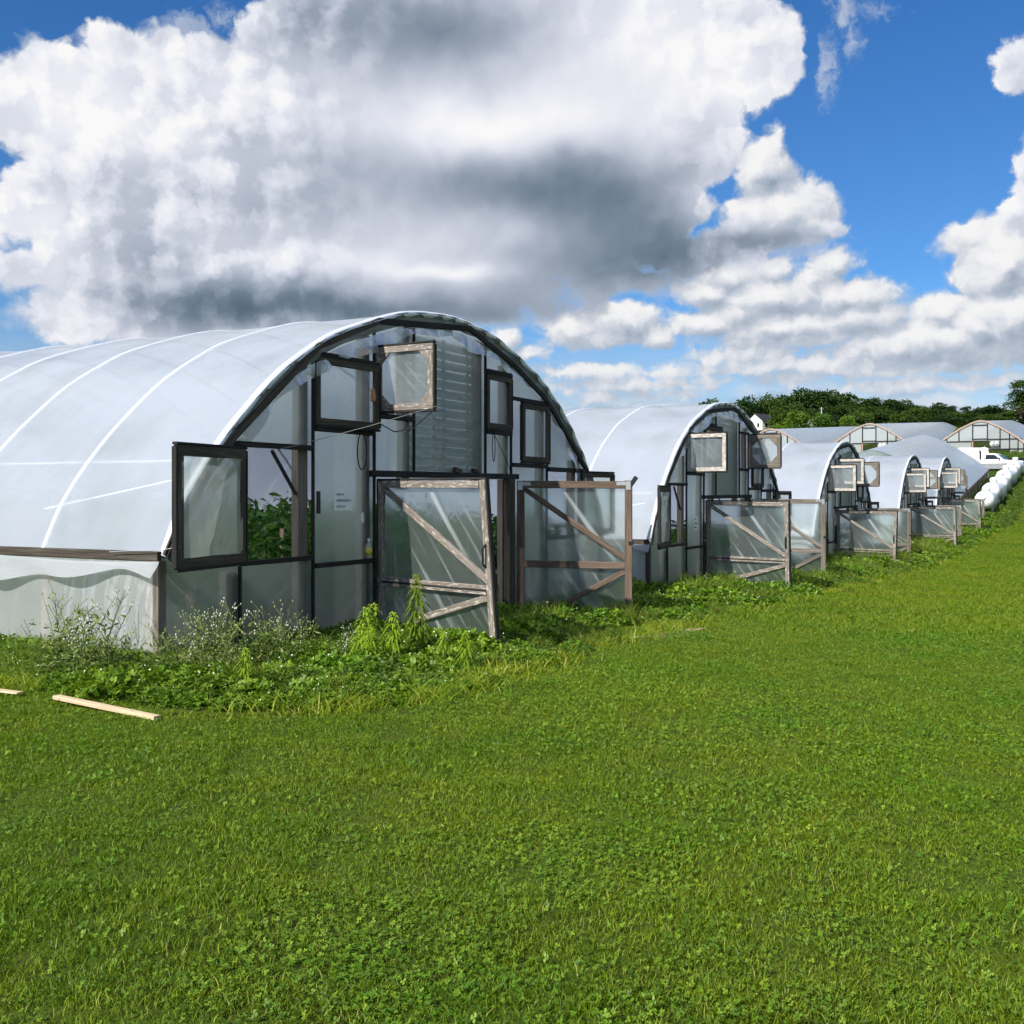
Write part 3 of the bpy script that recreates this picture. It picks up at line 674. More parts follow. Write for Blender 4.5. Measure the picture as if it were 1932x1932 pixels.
# cords, knobs and small things on the first greenhouse
g1 = houses[0]
MB().tube([(1.60, -.06, 2.0), (1.84, -.06, 2.045), (2.6, -.45, 2.28), (3.29, -.88, 2.53)], .0035, 5).build('rope', M['rope'], g1)
MB().tube([(3.02, -.07, 2.33)] + [(2.99 + .085 * math.sin(a), -.075, 2.03 - .21 * math.cos(a) - .0 * a) for a in [math.pi * (1.15 + .1 * k) for k in range(18)]] + [(3.03, -.07, 2.33)], .007, 5).build('cord_loop', M['cord'], g1)
MB().tube([(6.02, -.07, 2.45)] + [(6.05 + .04 * math.sin(a), -.075, 2.2 - .2 * math.cos(a)) for a in [math.pi * (1.2 + .1 * k) for k in range(17)]] + [(6.03, -.07, 2.45)], .006, 5).build('cord_loop', M['cord'], g1)
MB().tube([(6.05, -.06, 2.42), (6.5, -.06, 1.98), (6.62, -.06, 1.80)], .005, 5).build('cord', M['cord'], g1)
MB().tube([(3.29, -.88, 2.52), (3.22, -.6, 2.28), (3.30, -.3, 2.26), (3.4, -.05, 2.36)], .007, 5).build('cord', M['cord'], g1)
MB().tube([(3.06, -.03, 2.0), (3.05, -.035, 1.34)], .004, 4).build('pull_cord', M['rope'], g1)
MB().tube([(3.05 + .018 * math.sin(a), -.04, 1.28 - .055 * math.cos(a)) for a in np.linspace(0, 2 * math.pi, 15)], .009, 5).build('pull_ring', M['white_paint'], g1)
MB().lathe([(.012, 0), (.03, .01), (.034, .05), (.02, .14), (.012, .16)], 10, Matrix.Translation((3.17, -.10, 2.60))).build('knob', M['handle_wood'], g1)
MB().box((2.225, -.06, 1.34), (2.275, -.035, 1.58)).build('hinge', M['black_plastic'], g1)
b = MB(); b.beam((5.02, -.06, 1.87), (5.18, -.06, 1.84), .06, .06); b.beam((5.5, -.06, 1.865), (5.62, -.06, 1.86), .05, .05); b.build('shim_block', M['dark_wood'], g1)
MB().tube([(.06, -.27, 1.09), (-.02, -.1, 1.055), (-.03, .25, 1.045), (-.03, .5, 1.03)], .004, 4).build('hook_wire', M['galvanised'], g1)

# notice and bottle
def text_mesh(txt, size, mt, parent, loc, name='lettering'):
    cu = bpy.data.curves.new(name, 'FONT'); cu.body = txt; cu.size = size; cu.extrude = .0004; cu.resolution_u = 3
    to = bpy.data.objects.new('t', cu); me = bpy.data.meshes.new_from_object(to); bpy.data.objects.remove(to)
    o = bpy.data.objects.new(name, me); COL.objects.link(o); me.materials.append(mt); o.parent = parent; o.location = loc; o.rotation_euler = (R(90), 0, 0); return o
sg = MB(); sg.sheet(lambda u, v: (u * .325, .006 * math.sin(u * 5 + v * 3) * v, v * .25), 6, 6, (1, 1)); sg = sg.build('notice', M['paper'])
sg.location = local(0, 2.545, -.03, 1.368); sg.rotation_euler = (0, 0, R(62)); tag(sg, 'white paper notice with three typed lines on the grey film wall', 'notice')
for tx, z in (('FARM #1', .165), ('GREENHOUSE # 4', .10), ('FIELD # 10', .035)): text_mesh(tx, .034, M['ink'], sg, (.03, -.008, z))
n2 = MB(); n2.sheet(lambda u, v: (u * .25, .003 * math.sin(u * 5), v * .30), 4, 4, (1, 1)); n2 = n2.build('notice', M['paper'])
n2.location = local(1, 2.62, -.03, 1.12); n2.rotation_euler = (0, R(4), R(62)); tag(n2, 'small pale notice hanging on the second greenhouse end wall', 'notice')
b = MB()
for z, L in ((.22, .09), (.14, .15), (.06, .11)): b.box((.03, -.008, z), (.03 + L, -.006, z + .018))
b.build('faded_lines', M['ink'], n2)
bt = thing('bottle', 'clear plastic bottle with yellow label standing on the black rail', 'bottle', local(0, 3.165, -.045, .815))
MB().lathe([(.036, 0), (.038, .02), (.036, .14), (.034, .15), (.014, .19), (.014, .198)], 14).build('bottle_body', M['bottle_plastic'], bt, smooth=True)
MB().lathe([(.0395, .035), (.0395, .125)], 14).build('bottle_label', M['yellow_label'], bt, smooth=True)
MB().lathe([(.017, .198), (.017, .225)], 12).build('bottle_cap', M['white_paint'], bt)
# ------------------------------------------------------------------ far houses up the slope
FH = [(4.75, 1.15), (4.0, 1.82), (3.0, 2.52), (2.0, 3.16), (1.0, 3.66), (.4, 3.87), (0, 3.93)]
_f = [(-d, z) for d, z in FH]; FARCH = smooth_curve(_f + [(-x, z) for x, z in reversed(_f[:-1])], 3)
_fx = np.array([a for a, b in FARCH]); _fz = np.array([b for a, b in FARCH])
def far_house(label, ox, oy, oz, length, slope, front=True, legs=True, n_bows=3.0):
    """wide plastic house with timber trimmed gable, running along the row direction; x across"""
    g = thing('greenhouse', label, 'greenhouse', (ox, oy, oz), -TH, 'wide houses up the slope')
    ys = [-.1] + list(np.arange(1, int(length / n_bows) + 1) * n_bows)
    roof_sheet(FARCH, ys, .03, slope).build('roof_film', M['roof_film'], g, smooth=True); Lr = ys[-1]
    back = [(x, Lr, z + slope * Lr) for x, z in FARCH]
    mb = MB(); mb.face([(-4.75, Lr, slope * Lr)] + back + [(4.75, Lr, slope * Lr)]); mb.build('back_film', M['end_film'], g)
    for sx in (-1, 1):
        MB().beam((sx * 4.76, 0, 1.12), (sx * 4.76, Lr, 1.12 + slope * Lr), .06, .16).build('eave_board', M['grey_wood'], g)
        for k, y in enumerate(np.arange(0, Lr, 2.4)):
            if sx > 0 or k < 3: MB().beam((sx * 4.72, y, -.5 + slope * y), (sx * 4.72, y, 1.1 + slope * y), .10, .10, (1, 0, 0)).build('side_post', M['grey_wood'], g)
    if not front:
        mb = MB(); mb.face([(-4.75, 0, -.5), (4.75, 0, -.5)] + [(x, 0, z) for x, z in FARCH][::-1]); mb.build('end_film', M['end_film'], g); return g
    zr = 1.52
    mb = MB(); xs = [x for x, _ in FARCH]
    mb.face([(-4.3, 0, zr), (4.3, 0, zr)] + [(x, 0, z) for x, z in FARCH if z > zr][::-1]); mb.build('gable_film', M['far_film'], g)
    for a, b, zb in ((-4.7, -1.0, -.6), (3.1, 4.7, -.6), (1.1, 3.1, .55)):
        mb = MB(); mb.face([(a, 0, zb), (b, 0, zb), (b, 0, zr), (a, 0, zr)]); mb.build('wall_film', M['far_film'], g)
    for i in range(0, len(FARCH) - 1, 3):
        j = min(i + 3, len(FARCH) - 1); (xa, za), (xb, zb) = FARCH[i], FARCH[j]
        MB().beam((xa, -.12, za), (xb, -.12, zb), .10, .17, (-(zb - za), 0, xb - xa)).build('rake_board', M['faded_wood'], g)
    for x, a in ((-3.7, zr), (-2.35, zr), (-.85, -.6), (.75, zr), (2.1, -.6), (3.1, -.6), (4.0, -.6), (-4.6, -.6), (4.6, -.6)):
        MB().beam((x, -.05, a), (x, -.05, float(np.interp(x, _fx, _fz)) - .06), .11, .11, (1, 0, 0)).build('stud', M['black_wood'], g)
    for a, b, z in ((-3.7, .75, zr), (-.85, .75, 3.42), (-.85, .75, 1.78), (.75, 4.4, 1.72), (1.0, 4.6, .55)): MB().beam((a, -.055, z), (b, -.055, z), .10, .11).build('rail', M['black_wood'], g)
    mb = MB()
    for x in (-.3, .2): mb.beam((x, -.06, zr), (x, -.06, 1.8), .05, .06, (1, 0, 0))
    mb.sheet(lambda u, v: (-.8 + u * 1.5, .03, 1.84 + v * 1.52), 2, 2); mb.build('vent_panel', M['far_film'], g)
    dm = MB(); dm.beam((-.85, -.09, -.5), (-.85, -.09, zr), .1, .14, (1, 0, 0)); dm.build('door_post', M['red_wood'], g)
    for fx, fz in ((1.3, 1.15), (1.75, 1.2)):            # circulation fans on the gable
        f = MB().lathe([(.26, -.06), (.32, 0), (.30, .14), (.28, .15)], 16, Matrix.Translation((fx, -.25, fz)) @ Matrix.Rotation(R(90), 4, 'X')).build('fan', M['galvanised'], g)
        MB().lathe([(.16, .0), (.12, .2), (.02, .26)], 12, Matrix.Translation((fx, -.32, fz)) @ Matrix.Rotation(R(90), 4, 'X')).build('fan_motor', M['white_paint'], f)
    return g
film('far_film', .25, (.66, .70, .72), (.74, .78, .80), .15, .2, diff=.5, wr=.15)
def far_at(ax, ay, z_apex): return ax, ay, z_apex - 3.93
far_house('leftmost of three wide red trimmed houses on the rise', *far_at(33.5, 135.7, 9.95), 80, .063)
far_house('centre of three wide red trimmed houses, its square gable vent framed in black', *far_at(44.3, 130, 10.25), 85, .063)
far_house('wide red trimmed house at the right edge, parked truck in front of it', *far_at(55.4, 124.1, 10.2), 70, .063)
s6 = 24.5; far_house('long low house with a smooth grey roof climbing the slope beside the tanks', 32.5 - s6 * UX - .25, 82.2 - s6 * UY + .13, 6.37 - 3.93 - s6 * .085 - .18, 24, .085, False)

# ------------------------------------------------------------------ white gas tanks in a line
def make_tank():
    t = thing('gas_tank', 'x', 'tank'); A = Matrix.Rotation(R(-90), 4, 'X'); r = .51; L = 1.84
    prof = [(.03, -L - .505)] + [(r * math.cos(a), -L - .50 * math.sin(a)) for a in np.linspace(1.45, 0, 9)] + [(r, L)] + [(r * math.cos(a), L + .50 * math.sin(a)) for a in np.linspace(.15, 1.45, 8)] + [(.03, L + .505)]
    MB().lathe(prof, 32, Matrix.Translation((0, 0, .95)) @ A).build('shell', M['white_paint'], t, smooth=True)
    MB().lathe([(.20, 1.44), (.21, 1.62), (.19, 1.69), (.10, 1.73), (.01, 1.735)], 18, Matrix.Translation((0, -.35, 0))).build('valve_dome', M['white_paint'], t, smooth=True)
    for y in (-1.2, 1.2):
        b = MB(); b.box((-.42, y - .09, 0), (-.28, y + .09, .62)); b.box((.28, y - .09, 0), (.42, y + .09, .62)); b.box((-.46, y - .11, -.25), (.46, y + .11, .02)); b.build('leg', M['galvanised'], t)
        MB().lathe([(r + .006, y - .03), (r + .006, y + .03)], 32, Matrix.Translation((0, 0, .95)) @ A).build('weld_band', M['galvanised'], t, smooth=True)
    MB().tube([(0, -.8, 1.48), (0, -.8, 1.56), (0, -1.9, 1.56), (.05, -2.1, 1.3)], .018, 6).build('pipe', M['galvanised'], t)
    return t
TK = ['white gas tank nearest the gates, first in the line of tanks', 'second white gas tank in the line, touching the one by the gates', 'third white gas tank in the line, low on the slope', 'fourth white gas tank in the line, halfway up the slope', 'fifth white gas tank in the line, next to the topmost', 'topmost white gas tank, just in front of the parked truck']
tk = make_tank()
for i in range(6):
    o = tk if i == 0 else copy_tree(tk); d = 2.35 + i * 5.2
    x, y = 25.35 + d * .483, 56.5 + d * .876
    o.location = (x, y, G(x, y) - .10 + (.04 if i % 2 else 0)); o.rotation_euler = (R([.5, 1.5, .8, 1.6, .6, 1.2][i]), 0, -R(28.9) + R([1.5, -1, 1.5, -1, 1, -1.5][i]))
    o['label'] = TK[i]; o['group'] = 'white gas tanks in a line'

# ------------------------------------------------------------------ pickup truck
def make_truck(x, y, rz):
    t = thing('pickup_truck', 'white and grey pickup truck parked beyond the tanks, facing right', 'truck', (x, y, G(x, y)), rz)
    W = .96
    def extr(prof, w0, w1, mt, name, par, topin=0.):
        mb = MB(); zt = max(p[1] for p in prof); zb = min(p[1] for p in prof)
        ins = lambda z: topin * max(0, (z - zb) / max(zt - zb, .01))
        a = [(px, w0 + ins(pz), pz) for px, pz in prof]; b = [(px, w1 - ins(pz), pz) for px, pz in prof]
        mb.face(a[::1]); mb.face(b[::-1])
        for i in range(len(prof)):
            j = (i + 1) % len(prof); mb.face([a[j], a[i], b[i], b[j]])
        return mb.build(name, mt, par)
    def arch(cx, r): return [(cx + r * math.cos(a), .42 + r * math.sin(a)) for a in np.linspace(0, math.pi, 9)]
    lower = [(-2.65, .5), (-2.65, .84), (2.55, .84), (2.62, .55), (2.6, .42)] + arch(1.72, .46) + [(1.2, .38)] + [(-1.2, .38)] + arch(-1.75, .46) + [(-2.3, .42)]
    extr(lower, -W, W, M['silver_paint'], 'lower_body', t)
    upper = [(-2.65, .84), (-2.65, 1.22), (-.75, 1.24), (-.75, 1.20), (.95, 1.20), (2.35, 1.10), (2.56, 1.02), (2.56, .84)]
    extr(upper, -W, W, M['white_paint'], 'body', t)
    cab = [(-.85, 1.20), (-.78, 1.72), (-.6, 1.80), (.15, 1.80), (.35, 1.74), (.98, 1.20)]
    extr(cab, -W + .02, W - .02, M['white_paint'], 'cab', t, .14)
    for sy in (-1, 1):
        mb = MB(); yy = lambda z: sy * (W - .02 - .14 * (z - 1.20) / .60 + .006)
        pts = [(-.62, 1.25), (-.58, 1.68), (.12, 1.68), (.24, 1.62), (.66, 1.25)]
        q = [(a, yy(b), b) for a, b in pts]; mb.face(q if sy > 0 else q[::-1]); mb.build('side_window', M['dark_glass'], t)
        mb = MB(); mb.box((-.1, sy * (W + .004) - .004, .78), (.9, sy * (W + .004) + .004, .80)); mb.build('trim', M['galvanised'], t)
        MB().beam((.62, sy * .95, 1.28), (.62, sy * 1.14, 1.30), .10, .16).build('mirror', M['black_plastic'], t)
        MB().box((2.555, sy * .66 - .16, .86), (2.58, sy * .66 + .16, 1.0)).build('headlight', M['galvanised'], t)
        for wx in (1.72, -1.75):
            w = MB().lathe([(.18, -.13), (.33, -.13), (.37, -.09), (.37, .09), (.33, .13), (.18, .13)], 22, Matrix.Translation((wx, sy * .80, .37)) @ Matrix.Rotation(R(90), 4, 'X')).build('wheel', M['rubber'], t)
            MB().lathe([(.02, -.135), (.19, -.14), (.19, .14), (.02, .135)], 16, Matrix.Translation((wx, sy * .80, .37)) @ Matrix.Rotation(R(90), 4, 'X')).build('rim', M['galvanised'], w)
    mb = MB(); mb.face([(.43, -.74, 1.70), (.96, -.86, 1.26), (.96, .86, 1.26), (.43, .74, 1.70)][::-1]); mb.build('windscreen', M['dark_glass'], t)
    MB().beam((2.66, -.98, .58), (2.66, .98, .58), .10, .18).build('bumper', M['galvanised'], t)
    MB().box((2.556, -.48, .84), (2.575, .48, 1.0)).build('grille', M['black_plastic'], t)
    mb = MB(); mb.face([(-2.5, -.8, 1.23), (-.85, -.8, 1.23), (-.85, .8, 1.23), (-2.5, .8, 1.23)]); mb.build('bed', M['black_plastic'], t)
    return t
ty = 89; make_truck(at(1877, ty), ty, R(-38)).scale = (.92, .92, .92)
# outdoor stove with rounded cap, white box trailer behind the long roof
sy = 93; sx = at(1856, sy); t = thing('outdoor_furnace', 'upright white outdoor stove with a rounded cap behind the long roof', 'stove', (sx, sy, G(sx, sy)), R(-12))
b = MB(); b.box((-.32, -.4, 0), (.32, .4, 1.72)); b.build('cabinet', M['white_siding'], t)
MB().lathe([(.36, 1.72), (.43, 1.78), (.42, 1.90), (.30, 2.0), (.1, 2.04), (.02, 2.04)], 20, Matrix.Diagonal((1.05, .9, 1, 1))).build('cap', M['white_paint'], t, smooth=True)
MB().box((-.42, -.44, .9), (-.30, -.40, 1.7)).build('door', M['black_plastic'], t)
MB().tube([(.1, .1, 1.98), (.1, .1, 2.16)], .05, 10).build('flue', M['galvanised'], t)
sy = 96; sx = at(1845, sy) - .75; t = thing('box_trailer', 'plain white box trailer half hidden behind the long smooth roof', 'trailer', (sx, sy, G(sx, sy)), R(-10))
MB().box((-1.1, -.6, .35), (.75, .6, 1.9)).build('body', M['white_paint'], t)
MB().box((-1.12, -.62, .27), (.77, .62, .36)).build('frame', M['galvanised'], t)
for sx2 in (-1.04, 1.04): MB().lathe([(.1, -.1), (.33, -.1), (.35, .1), (.1, .1)], 16, Matrix.Translation((0, sx2 * .68, .33)) @ Matrix.Rotation(R(90), 4, 'X')).build('wheel', M['rubber'], t)
ty = 97; tx = at(1931, ty); t = thing('flat_trailer', 'low dark trailer parked in front of the truck bonnet', 'trailer', (tx, ty, G(tx, ty)), R(-10))
b = MB(); b.box((-1.2, -1, .6), (2.6, 1, .78)); b.beam((-1.2, 0, .68), (-2.2, 0, .5), .1, .1); b.build('deck', M['black_plastic'], t)
for k in (.2, 1.1): MB().lathe([(.1, -1.05), (.33, -1.05), (.33, 1.05), (.1, 1.05)], 16, Matrix.Translation((k, 0, .33)) @ Matrix.Rotation(R(90), 4, 'X')).build('wheel', M['rubber'], t)
# farmhouse and pole on the hill
hy = 226; hx = at(1441, hy); t = thing('farmhouse', 'white gabled farmhouse with dark roof below the wooded hill', 'house', (hx, hy, G(hx, hy) + .1), R(38)); t.scale = (.66, .66, .66)
b = MB(); b.box((-4.5, -3, 0), (4.5, 3, 3.2)); b.face([(-4.5, -3, 3.2), (-4.5, 3, 3.2), (-4.5, 0, 5.4)][::-1]); b.face([(4.5, -3, 3.2), (4.5, 3, 3.2), (4.5, 0, 5.4)]); b.build('wall', M['white_siding'], t)
b = MB()
for s in (-1, 1): b.sheet(lambda u, v: (-4.9 + u * 9.8, s * (3.4 - v * 3.4), 2.95 + v * 2.56), 1, 1)
b.build('roof', M['shingle'], t)
b = MB(); b.box((4.5, -2.2, 0), (7.5, 1.8, 2.5)); b.build('annex', M['white_siding'], t); b = MB(); b.sheet(lambda u, v: (4.5 + u * 3.3, -2.5 + v * 4.7, 3.1 - u * .5), 1, 1); b.build('annex_roof', M['shingle'], t)
for k in (-2.6, 0, 2.6): MB().box((k - .5, -3.03, 1.0), (k + .5, -2.99, 2.3)).build('window', M['dark_glass'], t)
for k in (-1.4, 1.4): MB().box((-4.53, k - .45, 1.0), (-4.49, k + .45, 2.3)).build('window', M['dark_glass'], t)
py = 200; px = at(1550, py); p = thing('pole', 'thin pale pole standing in front of the dark trees', 'pole', (px, py, G(px, py)))
MB().tube([(0, 0, 0), (0, 0, 5.2)], [.16, .11], 8).build('shaft', M['galvanised'], p)
MB().beam((-.35, 0, 4.9), (.35, 0, 4.9), .08, .08).build('crossarm', M['galvanised'], p)
# raw board dropped on the mown edge
P0, P1 = (at(106, 7.95), 7.95), (at(297, 7.36), 7.36)
pl = MB(); L = math.dist(P0, P1); pl.beam((0, 0, .0), (L, 0, 0), .062, .03, ch=.004)
pl = pl.build('plank', M['lumber']); pl.location = (*P0, G(*P0) + .045); pl.rotation_euler = (0, math.atan2(G(*P0) - G(*P1) + .02, L), math.atan2(P1[1] - P0[1], P1[0] - P0[0]))
tag(pl, 'long raw pale plank lying at the mown edge of the weeds', 'plank')
P0, P1 = (at(-25, 8.25), 8.25), (at(38, 8.12), 8.12)
p2 = MB(); L = math.dist(P0, P1); p2.beam((0, 0, 0), (L, 0, 0), .07, .016, ch=.004); p2 = p2.build('plank', M['lumber']); p2.location = (*P0, G(*P0) + .04); p2.rotation_euler = (0, .02, math.atan2(P1[1] - P0[1], P1[0] - P0[0]))
tag(p2, 'short split piece of pale board half hidden in leaves at the left edge', 'plank')
# ------------------------------------------------------------------ leaves, trees, weeds, lawn
def mesh_np(name, v, quads, tint, mt, tris=None):
    me = bpy.data.meshes.new(name); v = np.asarray(v, np.float32); nq = len(quads); nt = 0 if tris is None else len(tris)
    me.vertices.add(len(v)); me.vertices.foreach_set('co', v.ravel())
    loops = np.concatenate([np.asarray(quads, np.int32).ravel()] + ([np.asarray(tris, np.int32).ravel()] if nt else []))
    me.loops.add(len(loops)); me.loops.foreach_set('vertex_index', loops)
    st = np.concatenate([np.arange(nq) * 4, nq * 4 + np.arange(nt) * 3]).astype(np.int32)
    me.polygons.add(nq + nt); me.polygons.foreach_set('loop_start', st)
    me.update(calc_edges=True); me.validate()
    a = me.attributes.new('tint', 'FLOAT', 'POINT'); a.data.foreach_set('value', np.asarray(tint, np.float32))
    me.materials.append(mt); return me
def frames(n, up=.5):
    """random leaf axes: direction along the leaf and across it"""
    th = rs.random(n) * 2 * np.pi; el = np.arcsin(np.clip(rs.normal(0, up, n), -1, 1))
    d = np.stack([np.cos(th) * np.cos(el), np.sin(th) * np.cos(el), np.sin(el)], 1)
    r = rs.normal(size=(n, 3)); r[:, 2] *= .4; a = np.cross(d, r); a /= np.linalg.norm(a, axis=1)[:, None] + 1e-9
    return d, a
def leaves(c, d, a, L, W, tint, fold=.15):
    """diamond leaves (two quads each, folded on the midrib)"""
    n = len(c); L = np.broadcast_to(L, n)[:, None]; W = np.broadcast_to(W, n)[:, None]; nn = np.cross(d, a)
    v = np.stack([c, c + d * L * .45 + a * W * .5 + nn * W * fold, c + d * L - nn * L * .12, c + d * L * .45 - a * W * .5 + nn * W * fold, c + d * L * .5], 1).reshape(-1, 3)
    i = np.arange(n)[:, None] * 5
    q = np.concatenate([i + np.array([[0, 4, 1, 1]]), i], 1)[:, :0] if False else None
    tri = np.concatenate([i + np.array([[0, 1, 4]]), i + np.array([[1, 2, 4]]), i + np.array([[0, 4, 3]]), i + np.array([[4, 2, 3]])], 0)
    return v, tri, np.repeat(tint, 5)
def blades(c, h, w, lean, tint):
    """grass blades of two quads ending narrow"""
    n = len(c); th = rs.random(n) * 2 * np.pi; a = np.stack([np.cos(th), np.sin(th), 0 * th], 1)
    ph = rs.random(n) * 2 * np.pi; l = np.stack([np.cos(ph), np.sin(ph), 0 * ph], 1) * (lean * h)[:, None]
    up = np.array([[0, 0, 1.]]); h = h[:, None]; w = w[:, None]
    v = np.stack([c - a * w / 2, c + a * w / 2, c + up * h * .55 + l * .35 + a * w * .42, c + up * h * .55 + l * .35 - a * w * .42, c + up * h * .95 + l + a * w * .08, c + up * h * .95 + l - a * w * .08], 1).reshape(-1, 3)
    i = np.arange(n)[:, None] * 6
    return v, np.concatenate([i + np.array([[0, 1, 2, 3]]), i + np.array([[3, 2, 4, 5]])], 0), np.repeat(tint, 6)
def trefoil(c, r, tint, tilt=.45):
    """clover: three rounded leaflets on each centre"""
    n = len(c); V = []; T = []; t0 = rs.random(n) * 2 * np.pi
    nx = rs.normal(0, tilt, n); ny = rs.normal(0, tilt, n); k = 0
    for j in range(3):
        th = t0 + j * 2.094; d = np.stack([np.cos(th), np.sin(th), np.cos(th) * nx + np.sin(th) * ny + .12], 1)
        a = np.stack([-np.sin(th), np.cos(th), -np.sin(th) * nx + np.cos(th) * ny], 1)
        rr = r[:, None]
        p = [c, c + d * rr * .55 + a * rr * .48, c + d * rr * 1.02 + a * rr * .30, c + d * rr * 1.02 - a * rr * .30, c + d * rr * .55 - a * rr * .48]
        V.append(np.stack(p, 1).reshape(-1, 3)); i = np.arange(n)[:, None] * 5 + k; k += n * 5
        T += [i + np.array([[0, 1, 2]]), i + np.array([[0, 2, 3]]), i + np.array([[0, 3, 4]])]
    return np.concatenate(V), np.concatenate(T), np.tile(np.repeat(tint, 5), 3)
class Bag:
    def __init__(s): s.v = []; s.q = []; s.t = []; s.a = []; s.k = 0
    def quads(s, v, q, a): s.v.append(v); s.q.append(q + s.k); s.a.append(a); s.k += len(v)
    def tris(s, v, t, a): s.v.append(v); s.t.append(t + s.k); s.a.append(a); s.k += len(v)
    def mesh(s, name, mt):
        q = np.concatenate(s.q) if s.q else np.zeros((0, 4), int); t = np.concatenate(s.t) if s.t else None
        return mesh_np(name, np.concatenate(s.v), q, np.concatenate(s.a), mt, t)

# ---- trees
def make_tree(label, hgt, rad, mt, n=2600, leaf=.55, airy=.0, trunk_h=.3, seed=0):
    rr = np.random.default_rng(seed)
    t = thing('tree', label, 'tree')
    nb = 13; B = []
    for k in range(nb):
        a = rr.random() * 6.28; f = rr.random() ** .6; zz = trunk_h + (1 - trunk_h) * (.04 + .82 * rr.random())
        wd = math.sin(math.pi * min(1, (zz - trunk_h * .5) / (1.12 - trunk_h * .5))) ** .7
        B.append((math.cos(a) * rad * .62 * f * wd, math.sin(a) * rad * .62 * f * wd, zz * hgt, rad * (.28 + .2 * rr.random()) * (1 - .35 * airy)))
    B.append((0, 0, hgt * .86, rad * .36)); B.append((0, 0, hgt * .6, rad * .5))
    bag = Bag(); tot = sum(b[3] ** 2 for b in B)
    for x, y, z, r in B:
        m = int(n * r * r / tot); u = rr.normal(size=(m, 3)); u /= np.linalg.norm(u, axis=1)[:, None]
        u[:, 2] = np.where(u[:, 2] < -.35, -u[:, 2], u[:, 2])
        c = np.array([x, y, z]) + u * (r * (.62 + .5 * rr.random(m) ** .7))[:, None] * np.array([1, 1, .82])
        c += rr.normal(0, .12 * r, (m, 3))
        d, a = frames(m, .5); d = d * .7 + u * .6; d /= np.linalg.norm(d, axis=1)[:, None]
        a = np.cross(d, rr.normal(size=(m, 3))); a /= np.linalg.norm(a, axis=1)[:, None] + 1e-9
        bag.tris(*leaves(c, d, a, leaf * (.7 + .7 * rr.random(m)), leaf * .75, np.clip(rr.random() * .35 + .55 * rr.random(m), 0, 1)))
    o = bpy.data.objects.new('crown', bag.mesh('crown', M[mt])); COL.objects.link(o); o.parent = t
    tr = MB(); tr.tube([(0, 0, -.4), (.05, 0, hgt * .25), (-.05, .05, hgt * .55), (0, 0, hgt * .8)], [hgt * .03, hgt * .022, hgt * .014, hgt * .004], 7)
    for x, y, z, r in B[:7]: tr.tube([(0, 0, max(.2, trunk_h * .8) * hgt), (x * .5, y * .5, z * .8), (x, y, z)], [hgt * .012, hgt * .008, .03], 5)
    tr.build('trunk', M['trunk'], t); return t
PRO = [make_tree('p', 9, 4.2, 'tree_leaf_dark', 2800, .55, trunk_h=.06, seed=1), make_tree('p', 9, 3.6, 'tree_leaf', 2600, .55, trunk_h=.06, seed=2), make_tree('p', 9, 4.6, 'tree_leaf', 2800, .5, trunk_h=.05, seed=3), make_tree('p', 9, 3.2, 'tree_leaf_dark', 2200, .5, .2, .1, seed=5), make_tree('p', 6, 4.2, 'tree_leaf_pale', 2200, .5, .2, .05, seed=6)]
used = set()
def put_tree(k, px, top, y, label, wd=None, base=None, group=None, rot=None):
    """top of the crown on the sight line (px, top) at depth y"""
    o = PRO[k] if k not in used else copy_tree(PRO[k]); used.add(k)
    x = at(px, y); z0 = G(x, y) - .3 if base is None else base; zt = CAM_Z + (932 - top) * y / 1980
    h0 = 9.4 if k < 4 else 6.2
    s = (zt - z0) / h0; o.location = (x, y, z0); w = s if wd is None else wd; o.scale = (w, w, s); o.rotation_euler = (0, 0, random.random() * 6.28 if rot is None else rot)
    o['label'] = label; o['category'] = 'tree'
    if group: o['group'] = group
    elif 'group' in o: del o['group']
    return o
far = 'trees of the far wood'
